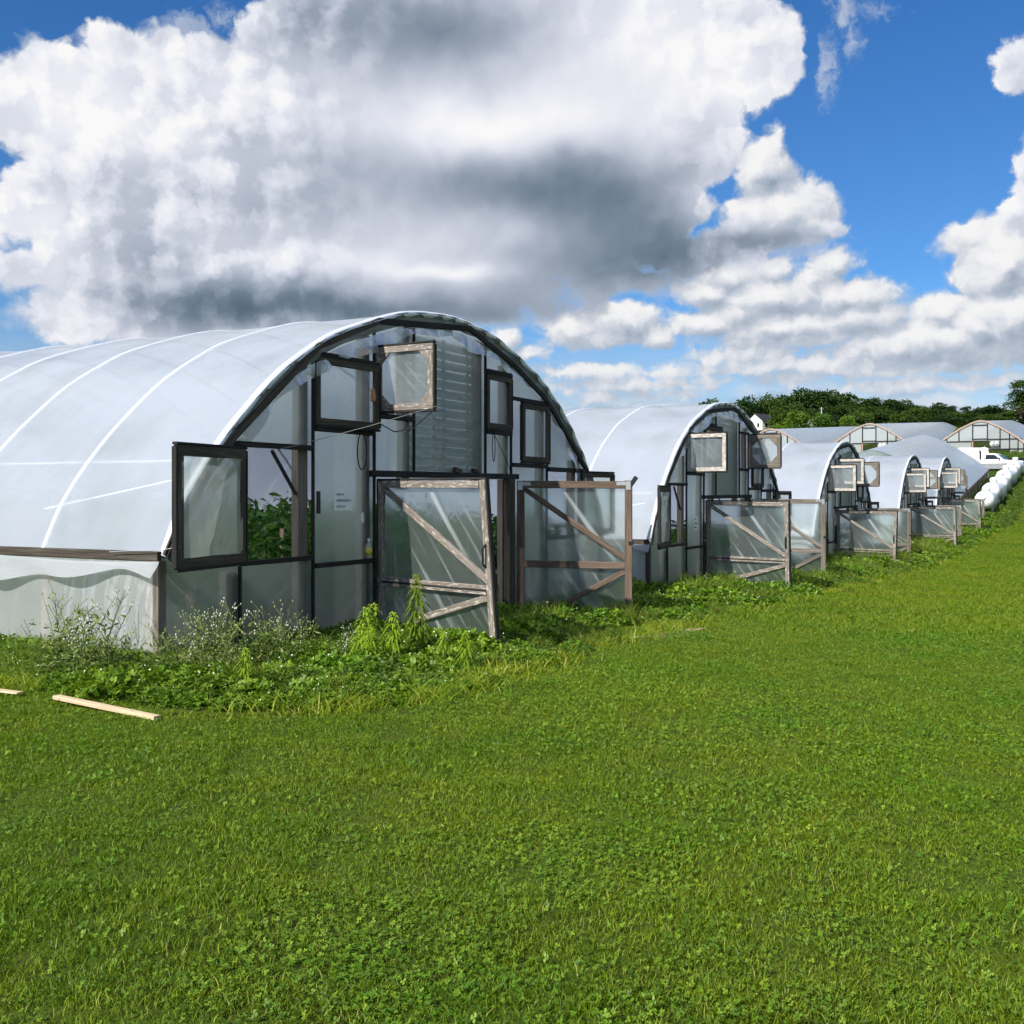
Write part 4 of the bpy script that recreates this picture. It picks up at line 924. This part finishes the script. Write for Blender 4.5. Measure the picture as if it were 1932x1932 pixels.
for k, px, top, y, w, lb in [
  (0, 1343, 752, 235, 1.0, 'dark tree just above the peak of the second greenhouse'), (3, 1325, 758, 240, .8, 'dark low tree showing over the second greenhouse roof'), (1, 1375, 757, 232, .9, 'dark tree between the second greenhouse peak and the farmhouse'),
  (0, 1412, 747, 248, 1.05, 'broad dark tree directly behind the white farmhouse'), (2, 1448, 745, 250, 1.0, 'broad dark tree behind the right end of the farmhouse'), (1, 1470, 768, 220, .7, 'mid green tree just right of the farmhouse'),
  (1, 1476, 764, 225, .9, 'mid green rounded tree between the farmhouse and the pole'), (0, 1478, 744, 262, 1.0, 'dark tree filling the dip left of the highest crown'),
  (2, 1514, 733, 262, 1.35, 'tall tree with the highest crown on the wooded hill'), (1, 1540, 734, 258, 1.2, 'tall tree beside the highest crown, above the pale pole'), (0, 1569, 735, 262, 1.2, 'tall dark tree right of the pale pole'), (3, 1600, 739, 262, 1.2, 'tall dark tree at the right shoulder of the hill'),
  (0, 1500, 757, 225, .9, 'dark tree left of the pale pole, lower on the hill'), (1, 1560, 765, 222, 1.0, 'dark green tree right behind the pale pole'), (3, 1590, 762, 226, .9, 'dark tree below the right shoulder of the hill'),
  (2, 1626, 752, 250, 1.1, 'tree over the left part of the centre red trimmed gable'), (3, 1652, 748, 238, .95, 'narrow tree with a bare trunk above the centre red trimmed gable'), (1, 1678, 752, 246, 1.1, 'tree right of the one with the bare trunk'), (0, 1708, 754, 250, 1.0, 'rounded tree above the centre house roof'),
  (2, 1665, 772, 214, .8, 'lower tree standing close behind the centre house roof'), (2, 1735, 766, 225, 1.0, 'light green spreading tree behind the centre house roof'), (1, 1760, 772, 220, .9, 'light green tree left of the right hand gable'), (0, 1772, 759, 265, 1.0, 'dark tree on the skyline left of the right hand gable'),
  (3, 1798, 764, 268, .7, 'small dark skyline tree above the right hand gable'), (3, 1826, 765, 268, .6, 'small pointed skyline tree right of the gable peak'), (0, 1850, 768, 260, .9, 'dark skyline tree left of the tall airy tree'), (2, 1800, 777, 222, .9, 'mid green tree just behind the right hand gable'), (1, 1838, 778, 215, .9, 'mid green tree behind the right hand house roof'), (0, 1872, 764, 245, 1.0, 'dark tree half behind the tall airy tree'),
  (1, 1700, 778, 205, .7, 'low bushy tree close behind the centre house ridge'), (2, 1620, 776, 205, .75, 'low bushy tree left of the centre house gable'), (0, 1575, 783, 203, .7, 'low dark tree between the left and centre gables'), (1, 1640, 765, 228, .9, 'mid height tree in the middle of the wood'), (3, 1722, 762, 240, .9, 'slim dark tree amid the right part of the wood'), (0, 1780, 780, 206, .75, 'low dark tree behind the left slope of the right hand gable'), (2, 1868, 782, 205, .9, 'low wide tree behind the right hand roof'), (2, 1905, 775, 215, 1.0, 'wide tree below the tall airy tree'), (0, 1940, 770, 220, 1.0, 'dark tree at the right picture edge'), (1, 1398, 764, 240, .7, 'mid green tree left of the farmhouse gable'),
  (4, 1499, 779, 190, .9, 'pale yellow green bushy tree below the pole'), (4, 1548, 783, 188, .8, 'second pale yellow green bush tree right of the first'), (4, 1465, 804, 184, .6, 'low green bush right of the farmhouse'), (4, 1400, 806, 190, .6, 'low green bush at the left foot of the farmhouse'), (4, 1600, 786, 192, .6, 'low pale bush above the left house roof')]:
    put_tree(k, px, top, y, lb, w, group=far)
for i, (px, top, w) in enumerate(((1718, 786, .5), (1748, 789, .45), (1776, 786, .5), (1800, 790, .5), (1815, 786, .45), (1835, 788, .5), (1865, 790, .55), (1895, 786, .6), (1925, 790, .6), (1690, 790, .4), (1545, 795, .45), (1575, 792, .5), (1520, 800, .4), (1740, 780, .6), (1790, 779, .6), (1888, 778, .7))):
    put_tree((0, 1, 3)[i % 3], px, top, 204 + 4 * (i % 4), 'low dark bush in the hedge behind the wide red trimmed houses', w, group='bushes of the hedge behind the wide houses')
tall = make_tree('tall airy tree at the right picture edge, higher than the wood behind', 15, 5.2, 'tree_leaf', 3800, .45, .55, .25, 11)
ty = 206; tx = at(1926, ty); tall.location = (tx, ty, G(tx, ty) - .2); zt = CAM_Z + (932 - 714) * ty / 1980; k = (zt - tall.location.z) / 15.3; tall.scale = (k * 1.45, k * 1.45, k)
solo = make_tree('green tree top showing behind the right slope of the nearest roof', 7.6, 2.7, 'tree_leaf_pale', 2200, .32, .1, .25, 12); solo.location = (at(1026, 74), 74, G(at(1026, 74), 74) - .9 + (CAM_Z + (932 - 756) * 74 / 1980 - G(at(1026, 74), 74) - 6.9))

# ---- crops inside
def crop(g, x0, x1, y0, y1, rows, zt, per, leaf=.15):
    bag = Bag(); st = MB()
    for r in range(rows):
        xr = x0 + (x1 - x0) * (r + .5) / rows
        m = int(per * (y1 - y0)); yy = y0 + rs.random(m) * (y1 - y0); h = zt * (.86 + .16 * np.sin(yy * 2.6 + r * 1.9) + .07 * rs.normal(size=m))
        f = rs.random(m) ** .55; wd = .42 * (1 - .35 * f)
        lx = np.clip(xr + rs.normal(0, 1, m) * wd, .25, 9.7); lz = np.minimum(.1 + h * f, np.interp(lx, _ax, _az) - .28)
        n = m; base = np.array([local(g, float(a), float(b), float(c)) for a, b, c in zip(lx, yy, lz)])
        base[:, 2] += gz(base[:, 0], base[:, 1]) - houses[g].location.z
        d, a = frames(n, .45); d[:, 2] -= .35; d /= np.linalg.norm(d, axis=1)[:, None]
        bag.tris(*leaves(base, d, a, leaf * (.6 + .8 * rs.random(n)), leaf * .42, rs.random(n)))
    o = bpy.data.objects.new('crop_foliage', bag.mesh('crop_foliage', M['crop_leaf'])); COL.objects.link(o)
    return tag(o, ['dense leafy crop rows growing inside the nearest greenhouse', 'leafy crop rows inside the second greenhouse', 'leafy crop rows inside the middle greenhouse', 'leafy crop rows inside the fourth greenhouse', 'leafy crop rows inside the last arched greenhouse'][g], kind='stuff')
crop(0, .35, 9.6, .40, 8, 7, 1.40, 520, .17); crop(1, .4, 9.6, .45, 6, 6, 1.2, 300, .18)
for g in (2, 3, 4): crop(g, .5, 9.5, .45, 4.5, 6, 1.2, 130, .22)
for k, (x, y) in enumerate(((1.15, .75), (2.75, .9), (4.3, .8), (5.35, .7), (6.15, .9), (6.2, .45), (7.2, .8), (8.4, .8))):
    p = local(0, x, y, 0); s = MB().beam((0, 0, -.2), (.02, .01, 1.25 if k != 5 else 1.15), .045, .045, (1, 0, 0)).build('stake', M['red_wood']); s.location = (p.x, p.y, G(p.x, p.y))
    tag(s, 'reddish wooden stake among the crop behind the grey film' if k != 5 else 'knobbly pale stake in the gap between the two gates', 'stake', 'crop stakes in the nearest greenhouse' if k != 5 else None)

# ---- tiles for lawn and weeds: only ever drawn as instances
TILES = {}
def tile(kind, me):
    c = TILES.setdefault(kind, bpy.data.collections.new(kind)); o = bpy.data.objects.new('%s_%02d' % (kind, len(c.objects)), me); c.objects.link(o)
def scat(n, s): return np.stack([(rs.random(n) - .5) * s, (rs.random(n) - .5) * s, np.zeros(n)], 1)
def tuft_field(n, s, k, spread=.02):       # blades gathered in tufts
    c = scat(k, s)[rs.integers(0, k, n)]; c[:, :2] += rs.normal(0, spread, (n, 2)); return c
for v in range(4):      # grassy / clovery lawn close by
    b = Bag(); n = 9000
    c = np.concatenate([scat(n // 2, 1.04), tuft_field(n // 2, 1.04, 420)])
    b.quads(*blades(c, (.013 + .020 * rs.random(n) ** 1.5), .0030 + .002 * rs.random(n), 1.0 * rs.random(n) + .2, np.clip(rs.beta(2, 3, n), 0, 1)))
    nl = 34; b.quads(*blades(scat(nl, 1.), .035 + .025 * rs.random(nl), .004 + 0 * rs.random(nl), rs.random(nl) * .8, .75 + .25 * rs.random(nl)))
    nc = [700, 1500, 2400, 420][v]; cc = np.concatenate([scat(nc // 2, 1.), tuft_field(nc - nc // 2, .95, 24, .08)]); cc[:, 2] = .018 + .02 * rs.random(nc)
    m1 = b.mesh('lawn_near', M['grass'])
    b2 = Bag(); b2.tris(*trefoil(cc, .006 + .0045 * rs.random(nc), rs.random(nc)))
    m2 = b2.mesh('x', M['clover'])
    bm = bmesh.new(); bm.from_mesh(m1); k = len(bm.faces); bm.from_mesh(m2); bm.faces.ensure_lookup_table()
    for f in bm.faces[k:]: f.material_index = 1
    bm.to_mesh(m1); bm.free(); m1.materials.append(M['clover']); bpy.data.meshes.remove(m2); tile('lawn_near', m1)
for v in range(3):      # the same, coarser, for the distance
    b = Bag(); n = 5200; c = np.concatenate([scat(n // 2, 2.1), tuft_field(n // 2, 2.1, 300, .05)])
    b.quads(*blades(c, .028 + .03 * rs.random(n), .010 + .005 * rs.random(n), 1.0 * rs.random(n) + .2, np.clip(rs.beta(2, 3, n), 0, 1))); tile('lawn_far', b.mesh('lawn_far', M['grass']))
def points_object(name, pts, rot, scl, idx, kind, mt=None):
    me = bpy.data.meshes.new(name); me.vertices.add(len(pts)); me.vertices.foreach_set('co', np.asarray(pts, np.float32).ravel())
    a = me.attributes.new('rot', 'FLOAT_VECTOR', 'POINT'); a.data.foreach_set('vector', np.asarray(rot, np.float32).ravel())
    a = me.attributes.new('scl', 'FLOAT_VECTOR', 'POINT'); a.data.foreach_set('vector', np.asarray(scl, np.float32).ravel())
    a = me.attributes.new('idx', 'INT', 'POINT'); a.data.foreach_set('value', np.asarray(idx, np.int32))
    o = bpy.data.objects.new(name, me); COL.objects.link(o)
    ng = bpy.data.node_groups.new(name + '_scatter', 'GeometryNodeTree'); ng.is_modifier = True
    ng.interface.new_socket('Geometry', in_out='INPUT', socket_type='NodeSocketGeometry'); ng.interface.new_socket('Geometry', in_out='OUTPUT', socket_type='NodeSocketGeometry')
    nd = ng.nodes; gi = nd.new('NodeGroupInput'); go = nd.new('NodeGroupOutput'); ip = nd.new('GeometryNodeInstanceOnPoints'); ci = nd.new('GeometryNodeCollectionInfo')
    ci.inputs['Collection'].default_value = TILES[kind]; ci.inputs['Separate Children'].default_value = True; ci.inputs['Reset Children'].default_value = True
    def na(nm, ty):
        q = nd.new('GeometryNodeInputNamedAttribute'); q.data_type = ty; q.inputs['Name'].default_value = nm; return q.outputs['Attribute']
    lk = ng.links.new; lk(gi.outputs[0], ip.inputs['Points']); lk(ci.outputs[0], ip.inputs['Instance']); ip.inputs['Pick Instance'].default_value = True
    er = nd.new('FunctionNodeEulerToRotation'); lk(na('rot', 'FLOAT_VECTOR'), er.inputs[0]); lk(er.outputs[0], ip.inputs['Rotation'])
    lk(na('scl', 'FLOAT_VECTOR'), ip.inputs['Scale']); lk(na('idx', 'INT'), ip.inputs['Instance Index']); lk(ip.outputs[0], go.inputs[0])
    md = o.modifiers.new('scatter', 'NODES'); md.node_group = ng; return o
def slope_rot(x, y):
    e = .4; sx = (gz(x + e, y) - gz(x - e, y)) / (2 * e); sy = (gz(x, y + e) - gz(x, y - e)) / (2 * e)
    # tilt with the ground, then a quarter turn at random folded into the heading
    return np.stack([np.arctan(sy), -np.arctan(sx), np.zeros_like(sx)], 1)
def lawn_mask(x, y, pad=0.):
    q = x * UX + y * UY; r = x * UY - y * UX
    return (r > r_edge(q) + pad) | (q < np.where(r < -5.4, 5.6, 4.0) - pad)
# close lawn
gx, gy = np.meshgrid(np.arange(-14, 16, .84), np.arange(.4, 15.5, .84)); gx = gx.ravel() + rs.normal(0, .03, gx.size); gy = gy.ravel() + rs.normal(0, .03, gy.size)
k = lawn_mask(gx, gy, .15) & (np.abs(gx) < gy * .75 + 3.2); gx, gy = gx[k], gy[k]; n = len(gx)
rt = slope_rot(gx, gy); rt[:, 2] = rs.integers(0, 4, n) * np.pi / 2 + rs.normal(0, .06, n); sc = np.stack([np.ones(n), np.ones(n), .75 + .25 * rs.random(n) + .25 * (np.sin((gx * UY - gy * UX) * 2 * np.pi / 1.9) > 0)], 1)
tag(points_object('lawn_grass', np.stack([gx, gy, gz(gx, gy)], 1), rt, sc, np.where(np.sin(gx * 1.3 + 1) + np.sin(gy * .9 + gx * .5) + rs.normal(0, .8, n) > .5, rs.integers(1, 3, n), np.where(rs.random(n) < .5, 0, 3)), 'lawn_near'), 'short mown lawn of grass and clover', kind='stuff')
gx, gy = np.meshgrid(np.arange(-26, 62, 1.8), np.arange(14.8, 98, 1.8)); gx = gx.ravel() + rs.normal(0, .06, gx.size); gy = gy.ravel() + rs.normal(0, .06, gy.size)
k = lawn_mask(gx, gy, -.15) & (gx < gy * .62 + 6); gx, gy = gx[k], gy[k]; n = len(gx); rt = slope_rot(gx, gy); rt[:, 2] = 0
tag(points_object('lawn_grass', np.stack([gx, gy, gz(gx, gy)], 1), rt, np.stack([np.ones(n), np.ones(n), .7 + .25 * rs.random(n) + .45 * (np.sin((gx * UY - gy * UX) * 2 * np.pi / 1.9) > 0)], 1), rs.integers(0, 3, n), 'lawn_far'), 'mown lawn rising along the greenhouses', kind='stuff')

# ---- weeds along the ends
for v in range(3):      # clover mound with white heads
    b = Bag(); n = 420; c = scat(n, .55); rr_ = np.hypot(c[:, 0], c[:, 1]); c[:, 2] = (.19 * np.clip(1 - (rr_ / .36) ** 2, .05, 1)) * (.55 + .6 * rs.random(n)) + .02
    b.tris(*trefoil(c, .020 + .012 * rs.random(n), rs.random(n), .6)); m1 = b.mesh('clover_mound', M['clover'])
    bm = bmesh.new(); bm.from_mesh(m1)
    for _ in range([4, 1, 0][v]):
        x, y = rs.normal(0, .16, 2); bmesh.ops.create_icosphere(bm, subdivisions=1, radius=.0065 + .004 * rs.random(), matrix=Matrix.Translation((x, y, .15 + .12 * rs.random())))
    bm.faces.ensure_lookup_table(); nf = len(m1.polygons)
    for f in bm.faces[nf:]: f.material_index = 1
    bm.to_mesh(m1); bm.free(); m1.materials.append(M['blossom']); tile('clover_mound', m1)
for v in range(3):      # broad leaved weed
    b = Bag(); n = 300; c = scat(n, .42); c[:, 2] = .03 + .26 * rs.random(n) * np.clip(1.2 - np.hypot(c[:, 0], c[:, 1]) / .3, .2, 1)
    d, a = frames(n, .4); d[:, 2] += .1; b.tris(*leaves(c, d, a, .032 + .045 * rs.random(n), .022 + .016 * rs.random(n), rs.random(n))); tile('leafy_weed', b.mesh('leafy_weed', M['weed_leaf']))
for v in range(3):      # long grass tuft
    b = Bag(); n = 170; c = rs.normal(0, .07, (n, 3)); c[:, 2] = 0
    b.quads(*blades(c, .16 + .22 * rs.random(n), .006 + .004 * rs.random(n), .75 * rs.random(n) + .1, rs.random(n))); tile('long_grass', b.mesh('long_grass', M['weed_grass']))
for v in range(2):      # dry fringe left by the mower
    b = Bag(); n = 120; c = rs.normal(0, .10, (n, 3)); c[:, 2] = 0
    b.quads(*blades(c, .05 + .07 * rs.random(n), .005 + .003 * rs.random(n), .9 * rs.random(n) + .3, .45 + .5 * rs.random(n))); tile('dry_fringe', b.mesh('dry_fringe', M['grass']))
def strip(kind, label, n, dens=None, hscale=1., edge=None, qmax=64, name='weeds'):
    Q = 5.2 + (qmax - 5.2) * rs.random(n) ** 1.35; Rr = -7.4 + 5.2 * rs.random(n)
    m2 = n // 3                                           # and along the long wall at the left
    Q2 = 5.75 + .9 * rs.random(m2); R2 = -7.2 - 9 * rs.random(m2) ** 1.2
    if edge is not None: Rr = r_edge(Q) - edge * rs.random(n) ** 1.5 + .12; Q2 = 5.72 + edge * .6 * rs.random(m2) ** 1.5 - .08
    q = np.concatenate([Q, Q2]); r = np.concatenate([Rr, R2]); keep = np.concatenate([(Rr < r_edge(Q) + .05) & (Rr > -7.1 + .0 * Q + np.interp(Q, [6.6, 17, 29, 42, 52, 65], [0, .45, .9, 1.3, 1.6, 3.0]) - .1), np.ones(m2, bool)])
    q, r = q[keep], r[keep]; x, y = QR(q, r); nn = len(x)
    dist = np.clip(np.concatenate([r_edge(Q) - Rr, Q2 - 5.7])[keep] / .9, 0, 1)
    s = (.55 + .75 * dist) * (.7 + .6 * rs.random(nn)) * hscale
    s *= np.where(q > 30, 1.25, 1.) * np.where(q < 8.2, .72, np.where(q < 9.4, .78, np.where(q < 16.5, .85, 1.15)))
    if edge is not None: s = (.7 + .6 * rs.random(nn)) * hscale
    rot = np.stack([rs.normal(0, .08, nn), rs.normal(0, .08, nn), rs.random(nn) * 6.28], 1)
    tag(points_object(name, np.stack([x, y, gz(x, y) - .01], 1), rot, np.stack([s * np.where(dist < .4, 1.25, 1.), s * np.where(dist < .4, 1.25, 1.), s], 1), rs.integers(0, len(TILES[kind].objects), nn), kind), label, kind='stuff')
strip('clover_mound', 'low clover with white heads along the greenhouse ends', 1700, hscale=.85, name='clover')
strip('leafy_weed', 'dense broad leaved weeds along the greenhouse ends', 1500, hscale=.66, name='weeds')
strip('clover_mound', 'dense clover and leaves before the nearest corner', 620, hscale=.85, qmax=9.6, name='clover')
strip('leafy_weed', 'broad leaved weeds crowding the nearest corner', 520, hscale=.75, qmax=10.5, name='weeds')
strip('long_grass', 'uncut grass standing against the gates and walls', 900, hscale=.8, name='long_grass')
strip('dry_fringe', 'pale dry grass fringe where the mowing stops', 420, edge=.22, name='dry_grass')
# rough growth between the long house and the tanks, and under its open side
def field(name, kind, label, n, qa, qb, ra, rb, s0):
    q = qa + (qb - qa) * rs.random(n); r = ra + (rb - ra) * rs.random(n); x, y = QR(q, r); s = s0 * (.7 + .7 * rs.random(n))
    tag(points_object(name, np.stack([x, y, gz(x, y) - .02], 1), np.stack([0 * s, 0 * s, rs.random(n) * 6.28], 1), np.stack([s, s, s], 1), rs.integers(0, len(TILES[kind].objects), n), kind), label, kind='stuff')
field('weeds', 'leafy_weed', 'rough weeds between the white tanks and the long low house', 900, 58, 96, -6.3, -2.7, 1.1)
field('weeds', 'leafy_weed', 'tall weeds in front of the red trimmed houses', 700, 95, 134, -12, 6, 1.3)

# ---- single weeds one can tell apart
def horseweed(h, n, mt='weed_leaf'):
    b = Bag(); zz = h * (.06 + .94 * np.linspace(0, 1, n) ** .9); th = np.arange(n) * 2.4 + rs.normal(0, .5, n)
    L = (.13 * np.sin(np.pi * np.clip(.16 + .80 * zz / h, 0, 1)) + .045) * (h / .75) ** .4 * (.75 + .5 * rs.random(n))
    c = np.stack([.005 * np.cos(th), .005 * np.sin(th), zz], 1); el = -.05 + .8 * (zz / h) ** 3 + rs.normal(0, .22, n)
    d = np.stack([np.cos(th) * np.cos(el), np.sin(th) * np.cos(el), np.sin(el)], 1); a = np.stack([-np.sin(th), np.cos(th), 0 * th], 1)
    nn = np.cross(d, a); W = .020 + 0 * L
    pts = np.stack([c, c + d * L[:, None] * .5 + a * W[:, None] / 2, c + d * L[:, None] * .5 - a * W[:, None] / 2, c + d * L[:, None] - np.array([[0, 0, 1.]]) * L[:, None] * .62], 1).reshape(-1, 3)
    i = np.arange(n)[:, None] * 4; b.tris(pts, np.concatenate([i + np.array([[0, 1, 2]]), i + np.array([[2, 1, 3]])], 0), np.repeat(np.clip((zz / h) ** 2 * .7 + .3 * rs.random(n), 0, 1), 4))
    return b.mesh('horseweed', M[mt])
hw = horseweed(.88, 260, 'weed_grass'); hl = horseweed(.50, 130, 'lime_leaf')
def weed(me, px, yb, y, s, label, name='horseweed', z=None, group=None):
    o = bpy.data.objects.new(name, me); COL.objects.link(o); x = at(px, y); o.location = (x, y, G(x, y) - .02); o.scale = (s, s, s); o.rotation_euler = (rs.normal(0, .05), rs.normal(0, .05), rs.random() * 6.28)
    return tag(o, label, 'weed', group)
weed(hw, 791, 0, 10.15, 1.0, 'tallest spiky horseweed standing in front of the left gate')
for px, y, s, lb in ((690, 9.9, 1.15, 'bright lime horseweed left of the left gate post'), (712, 10.1, 1.2, 'lime horseweed against the foot of the gate post'), (675, 9.6, .95, 'drooping lime horseweed left of the gate clump'), (744, 9.8, 1.1, 'small lime rosette between the gate post and tallest horseweed'), (880, 9.5, .85, 'small lime horseweed right of the tallest one'), (838, 9.7, .8, 'low lime sprig at the gate foot'), (462, 8.3, .8, 'dark drooping horseweed below the left window'), (700, 9.4, .9, 'lime horseweed low in the clump by the gate')):
    weed(hl, px, 0, y, s, lb, group='young horseweeds by the gate')
def wiry(seed, h):
    rr = np.random.default_rng(seed); st = MB(); b = Bag(); heads = []
    for k in range(5):
        a = rr.random() * 6.28; sp = .1 + .16 * rr.random(); hh = h * (.65 + .35 * rr.random())
        p = [(0, 0, 0), (math.cos(a) * sp * .35, math.sin(a) * sp * .35, hh * .45), (math.cos(a) * sp * .8, math.sin(a) * sp * .8, hh * .8), (math.cos(a) * sp * 1.1, math.sin(a) * sp * 1.1, hh)]
        st.tube(p, [.004, .0035, .0025, .002], 4); heads.append(p[-1])
        for j in range(5):
            t = .45 + .5 * rr.random(); i = 1 if t < .8 else 2; q0 = Vector(p[1]).lerp(Vector(p[3]), (t - .45) / .55); a2 = rr.random() * 6.28; l = .05 + .09 * rr.random()
            e = q0 + Vector((math.cos(a2) * l * .7, math.sin(a2) * l * .7, l * .8)); st.tube([q0, e], [.0022, .0016], 3); heads.append(e)
            if rr.random() < .6: e2 = e + Vector((rr.normal() * .02, rr.normal() * .02, .035)); st.tube([e, e2], .0015, 3); heads.append(e2)
    return st, heads, rr
WPRO = []
for k in range(4):
    st, heads, rr = wiry(40 + k, .78); t = thing('wiry_weed', 'x', 'weed')
    st.build('stem', M['stalk'], t)
    bm = bmesh.new()
    for h in heads: bmesh.ops.create_icosphere(bm, subdivisions=1, radius=.004 + .004 * rr.random(), matrix=Matrix.Translation(h) @ Matrix.Diagonal((.8, .8, 1.5, 1)))
    me = bpy.data.meshes.new('bud'); bm.to_mesh(me); bm.free(); me.materials.append(M['seed_head'] if k != 2 else M['blossom']); q = bpy.data.objects.new('flower_heads', me); COL.objects.link(q); q.parent = t; q['kind'] = 'stuff'
    n = 150; b = Bag(); c = rs.normal(0, .08, (n, 3)); c[:, 2] = .04 + .5 * rs.random(n) ** 1.4; d, a = frames(n, .5); b.tris(*leaves(c, d, a, .04 + .06 * rs.random(n), .020, rs.random(n)))
    q = bpy.data.objects.new('leaves', b.mesh('leaves', M['dry_stem'])); COL.objects.link(q); q.parent = t; WPRO.append(t)
SP = [(118, 8.75, 1.0), (150, 8.95, 1.12), (185, 8.8, 1.08), (205, 8.6, .8), (90, 8.7, .75), (135, 8.6, .7), (165, 8.6, .8), (228, 8.75, .75), (320, 8.75, .85), (345, 8.9, .75), (375, 8.8, .85), (398, 9.0, 1.05), (420, 8.8, .8), (440, 8.9, .95), (470, 9.0, .95), (495, 9.2, .7), (515, 9.1, .95), (535, 9.4, .85), (560, 9.3, .7), (575, 9.6, .85), (350, 8.6, .6), (455, 8.7, .6), (640, 9.6, .6), (655, 9.9, .6), (400, 8.5, .6), (300, 8.6, .65)]
for i, (px, y, s) in enumerate(SP):
    o = WPRO[i % 4] if i < 4 else copy_tree(WPRO[i % 4]); x = at(px, y); o.location = (x, y, G(x, y) - .02); o.scale = (s * 1.1, s * 1.1, s); o.rotation_euler = (0, 0, rs.random() * 6.28); o['category'] = 'weed'
    o['label'] = 'tall wiry weed with small buds in front of the clear long wall' if px < 260 else 'wiry flowering weed in front of the dark film end wall'; o['group'] = 'wiry weeds by the long wall' if px < 260 else 'wiry weeds before the end wall'

# worn sandy patches at the mown edge
for (px, y, rx, ry, lb) in ((1268, 13.25, .75, .22, 'bare sandy patch at the mown edge'),):
    mb = MB(); cx = at(px, y); n = 26; k = random.random() * 6
    pts = []
    for i in range(n):
        a = 2 * math.pi * i / n; f = 1 + .22 * math.sin(3 * a + k) + .12 * math.sin(7 * a + 2 * k); x1 = rx * f * math.cos(a); y1 = ry * f * math.sin(a); c_, s_ = math.cos(.9 if px > 900 else -.55), math.sin(.9 if px > 900 else -.55)
        qx_, qy_ = cx + x1 * c_ - y1 * s_, y + x1 * s_ + y1 * c_; pts.append((qx_, qy_, G(qx_, qy_) + .014))
    mb.face(pts); tag(mb.build('bare_soil', M['sand']), lb, kind='structure')

# ---- the ground itself, one sheet
def axis(lo, hi, fine_lo, fine_hi, step):
    a = list(np.arange(fine_lo, fine_hi, step)); k = step
    x = fine_lo
    while x > lo: k *= 1.25; x -= k; a.insert(0, x)
    k = step; x = a[-1]
    while x < hi: k *= 1.25; x += k; a.append(x)
    return np.array(a)
AX, AY = axis(-900, 1100, -20, 50, 1.0), axis(-300, 1500, -5, 100, 1.0)
X, Y = np.meshgrid(AX, AY); nx, ny = len(AX), len(AY); v = np.stack([X.ravel(), Y.ravel(), gz(X.ravel(), Y.ravel())], 1)
i = (np.arange(ny - 1)[:, None] * nx + np.arange(nx - 1)[None]).ravel()[:, None]
gr = bpy.data.objects.new('ground', mesh_np('ground', v, i + np.array([[0, 1, nx + 1, nx]]), np.zeros(len(v)), M['lawn_soil'])); COL.objects.link(gr); gr.data.polygons.foreach_set('use_smooth', [True] * len(gr.data.polygons))
tag(gr, 'green ground rising towards the wooded hill', kind='structure')

# ------------------------------------------------------------------ camera, sun, picture
cam = bpy.data.objects.new('camera', bpy.data.cameras.new('camera')); COL.objects.link(cam); SC.camera = cam
cam.location = (0, 0, CAM_Z); cam.rotation_euler = (R(90), 0, 0); cam.data.sensor_width = 36; cam.data.lens = 36 * 1980 / 1932; cam.data.shift_y = -34 / 1932; cam.data.clip_end = 4000
su = bpy.data.lights.new('sun', 'SUN'); su.energy = 4.8; su.angle = R(.5); su.color = (1.0, .95, .86)
so = bpy.data.objects.new('sun', su); COL.objects.link(so); so.rotation_euler = SUN.to_track_quat('Z', 'Y').to_euler(); so.location = (-40, -15, 40)
build_sky()
SC.view_settings.view_transform = 'Standard'; SC.view_settings.look = 'None'; SC.view_settings.exposure = .6; SC.view_settings.gamma = 1
SC.cycles.use_denoising = True; SC.cycles.denoiser = 'OPENIMAGEDENOISE'
SC.cycles.use_adaptive_sampling = True; SC.cycles.adaptive_threshold = .03; SC.cycles.adaptive_min_samples = 16
SC.cycles.max_bounces = 8; SC.cycles.diffuse_bounces = 3; SC.cycles.glossy_bounces = 3; SC.cycles.transmission_bounces = 6; SC.cycles.transparent_max_bounces = 24
SC.cycles.caustics_reflective = False; SC.cycles.caustics_refractive = False; SC.cycles.sample_clamp_indirect = 6
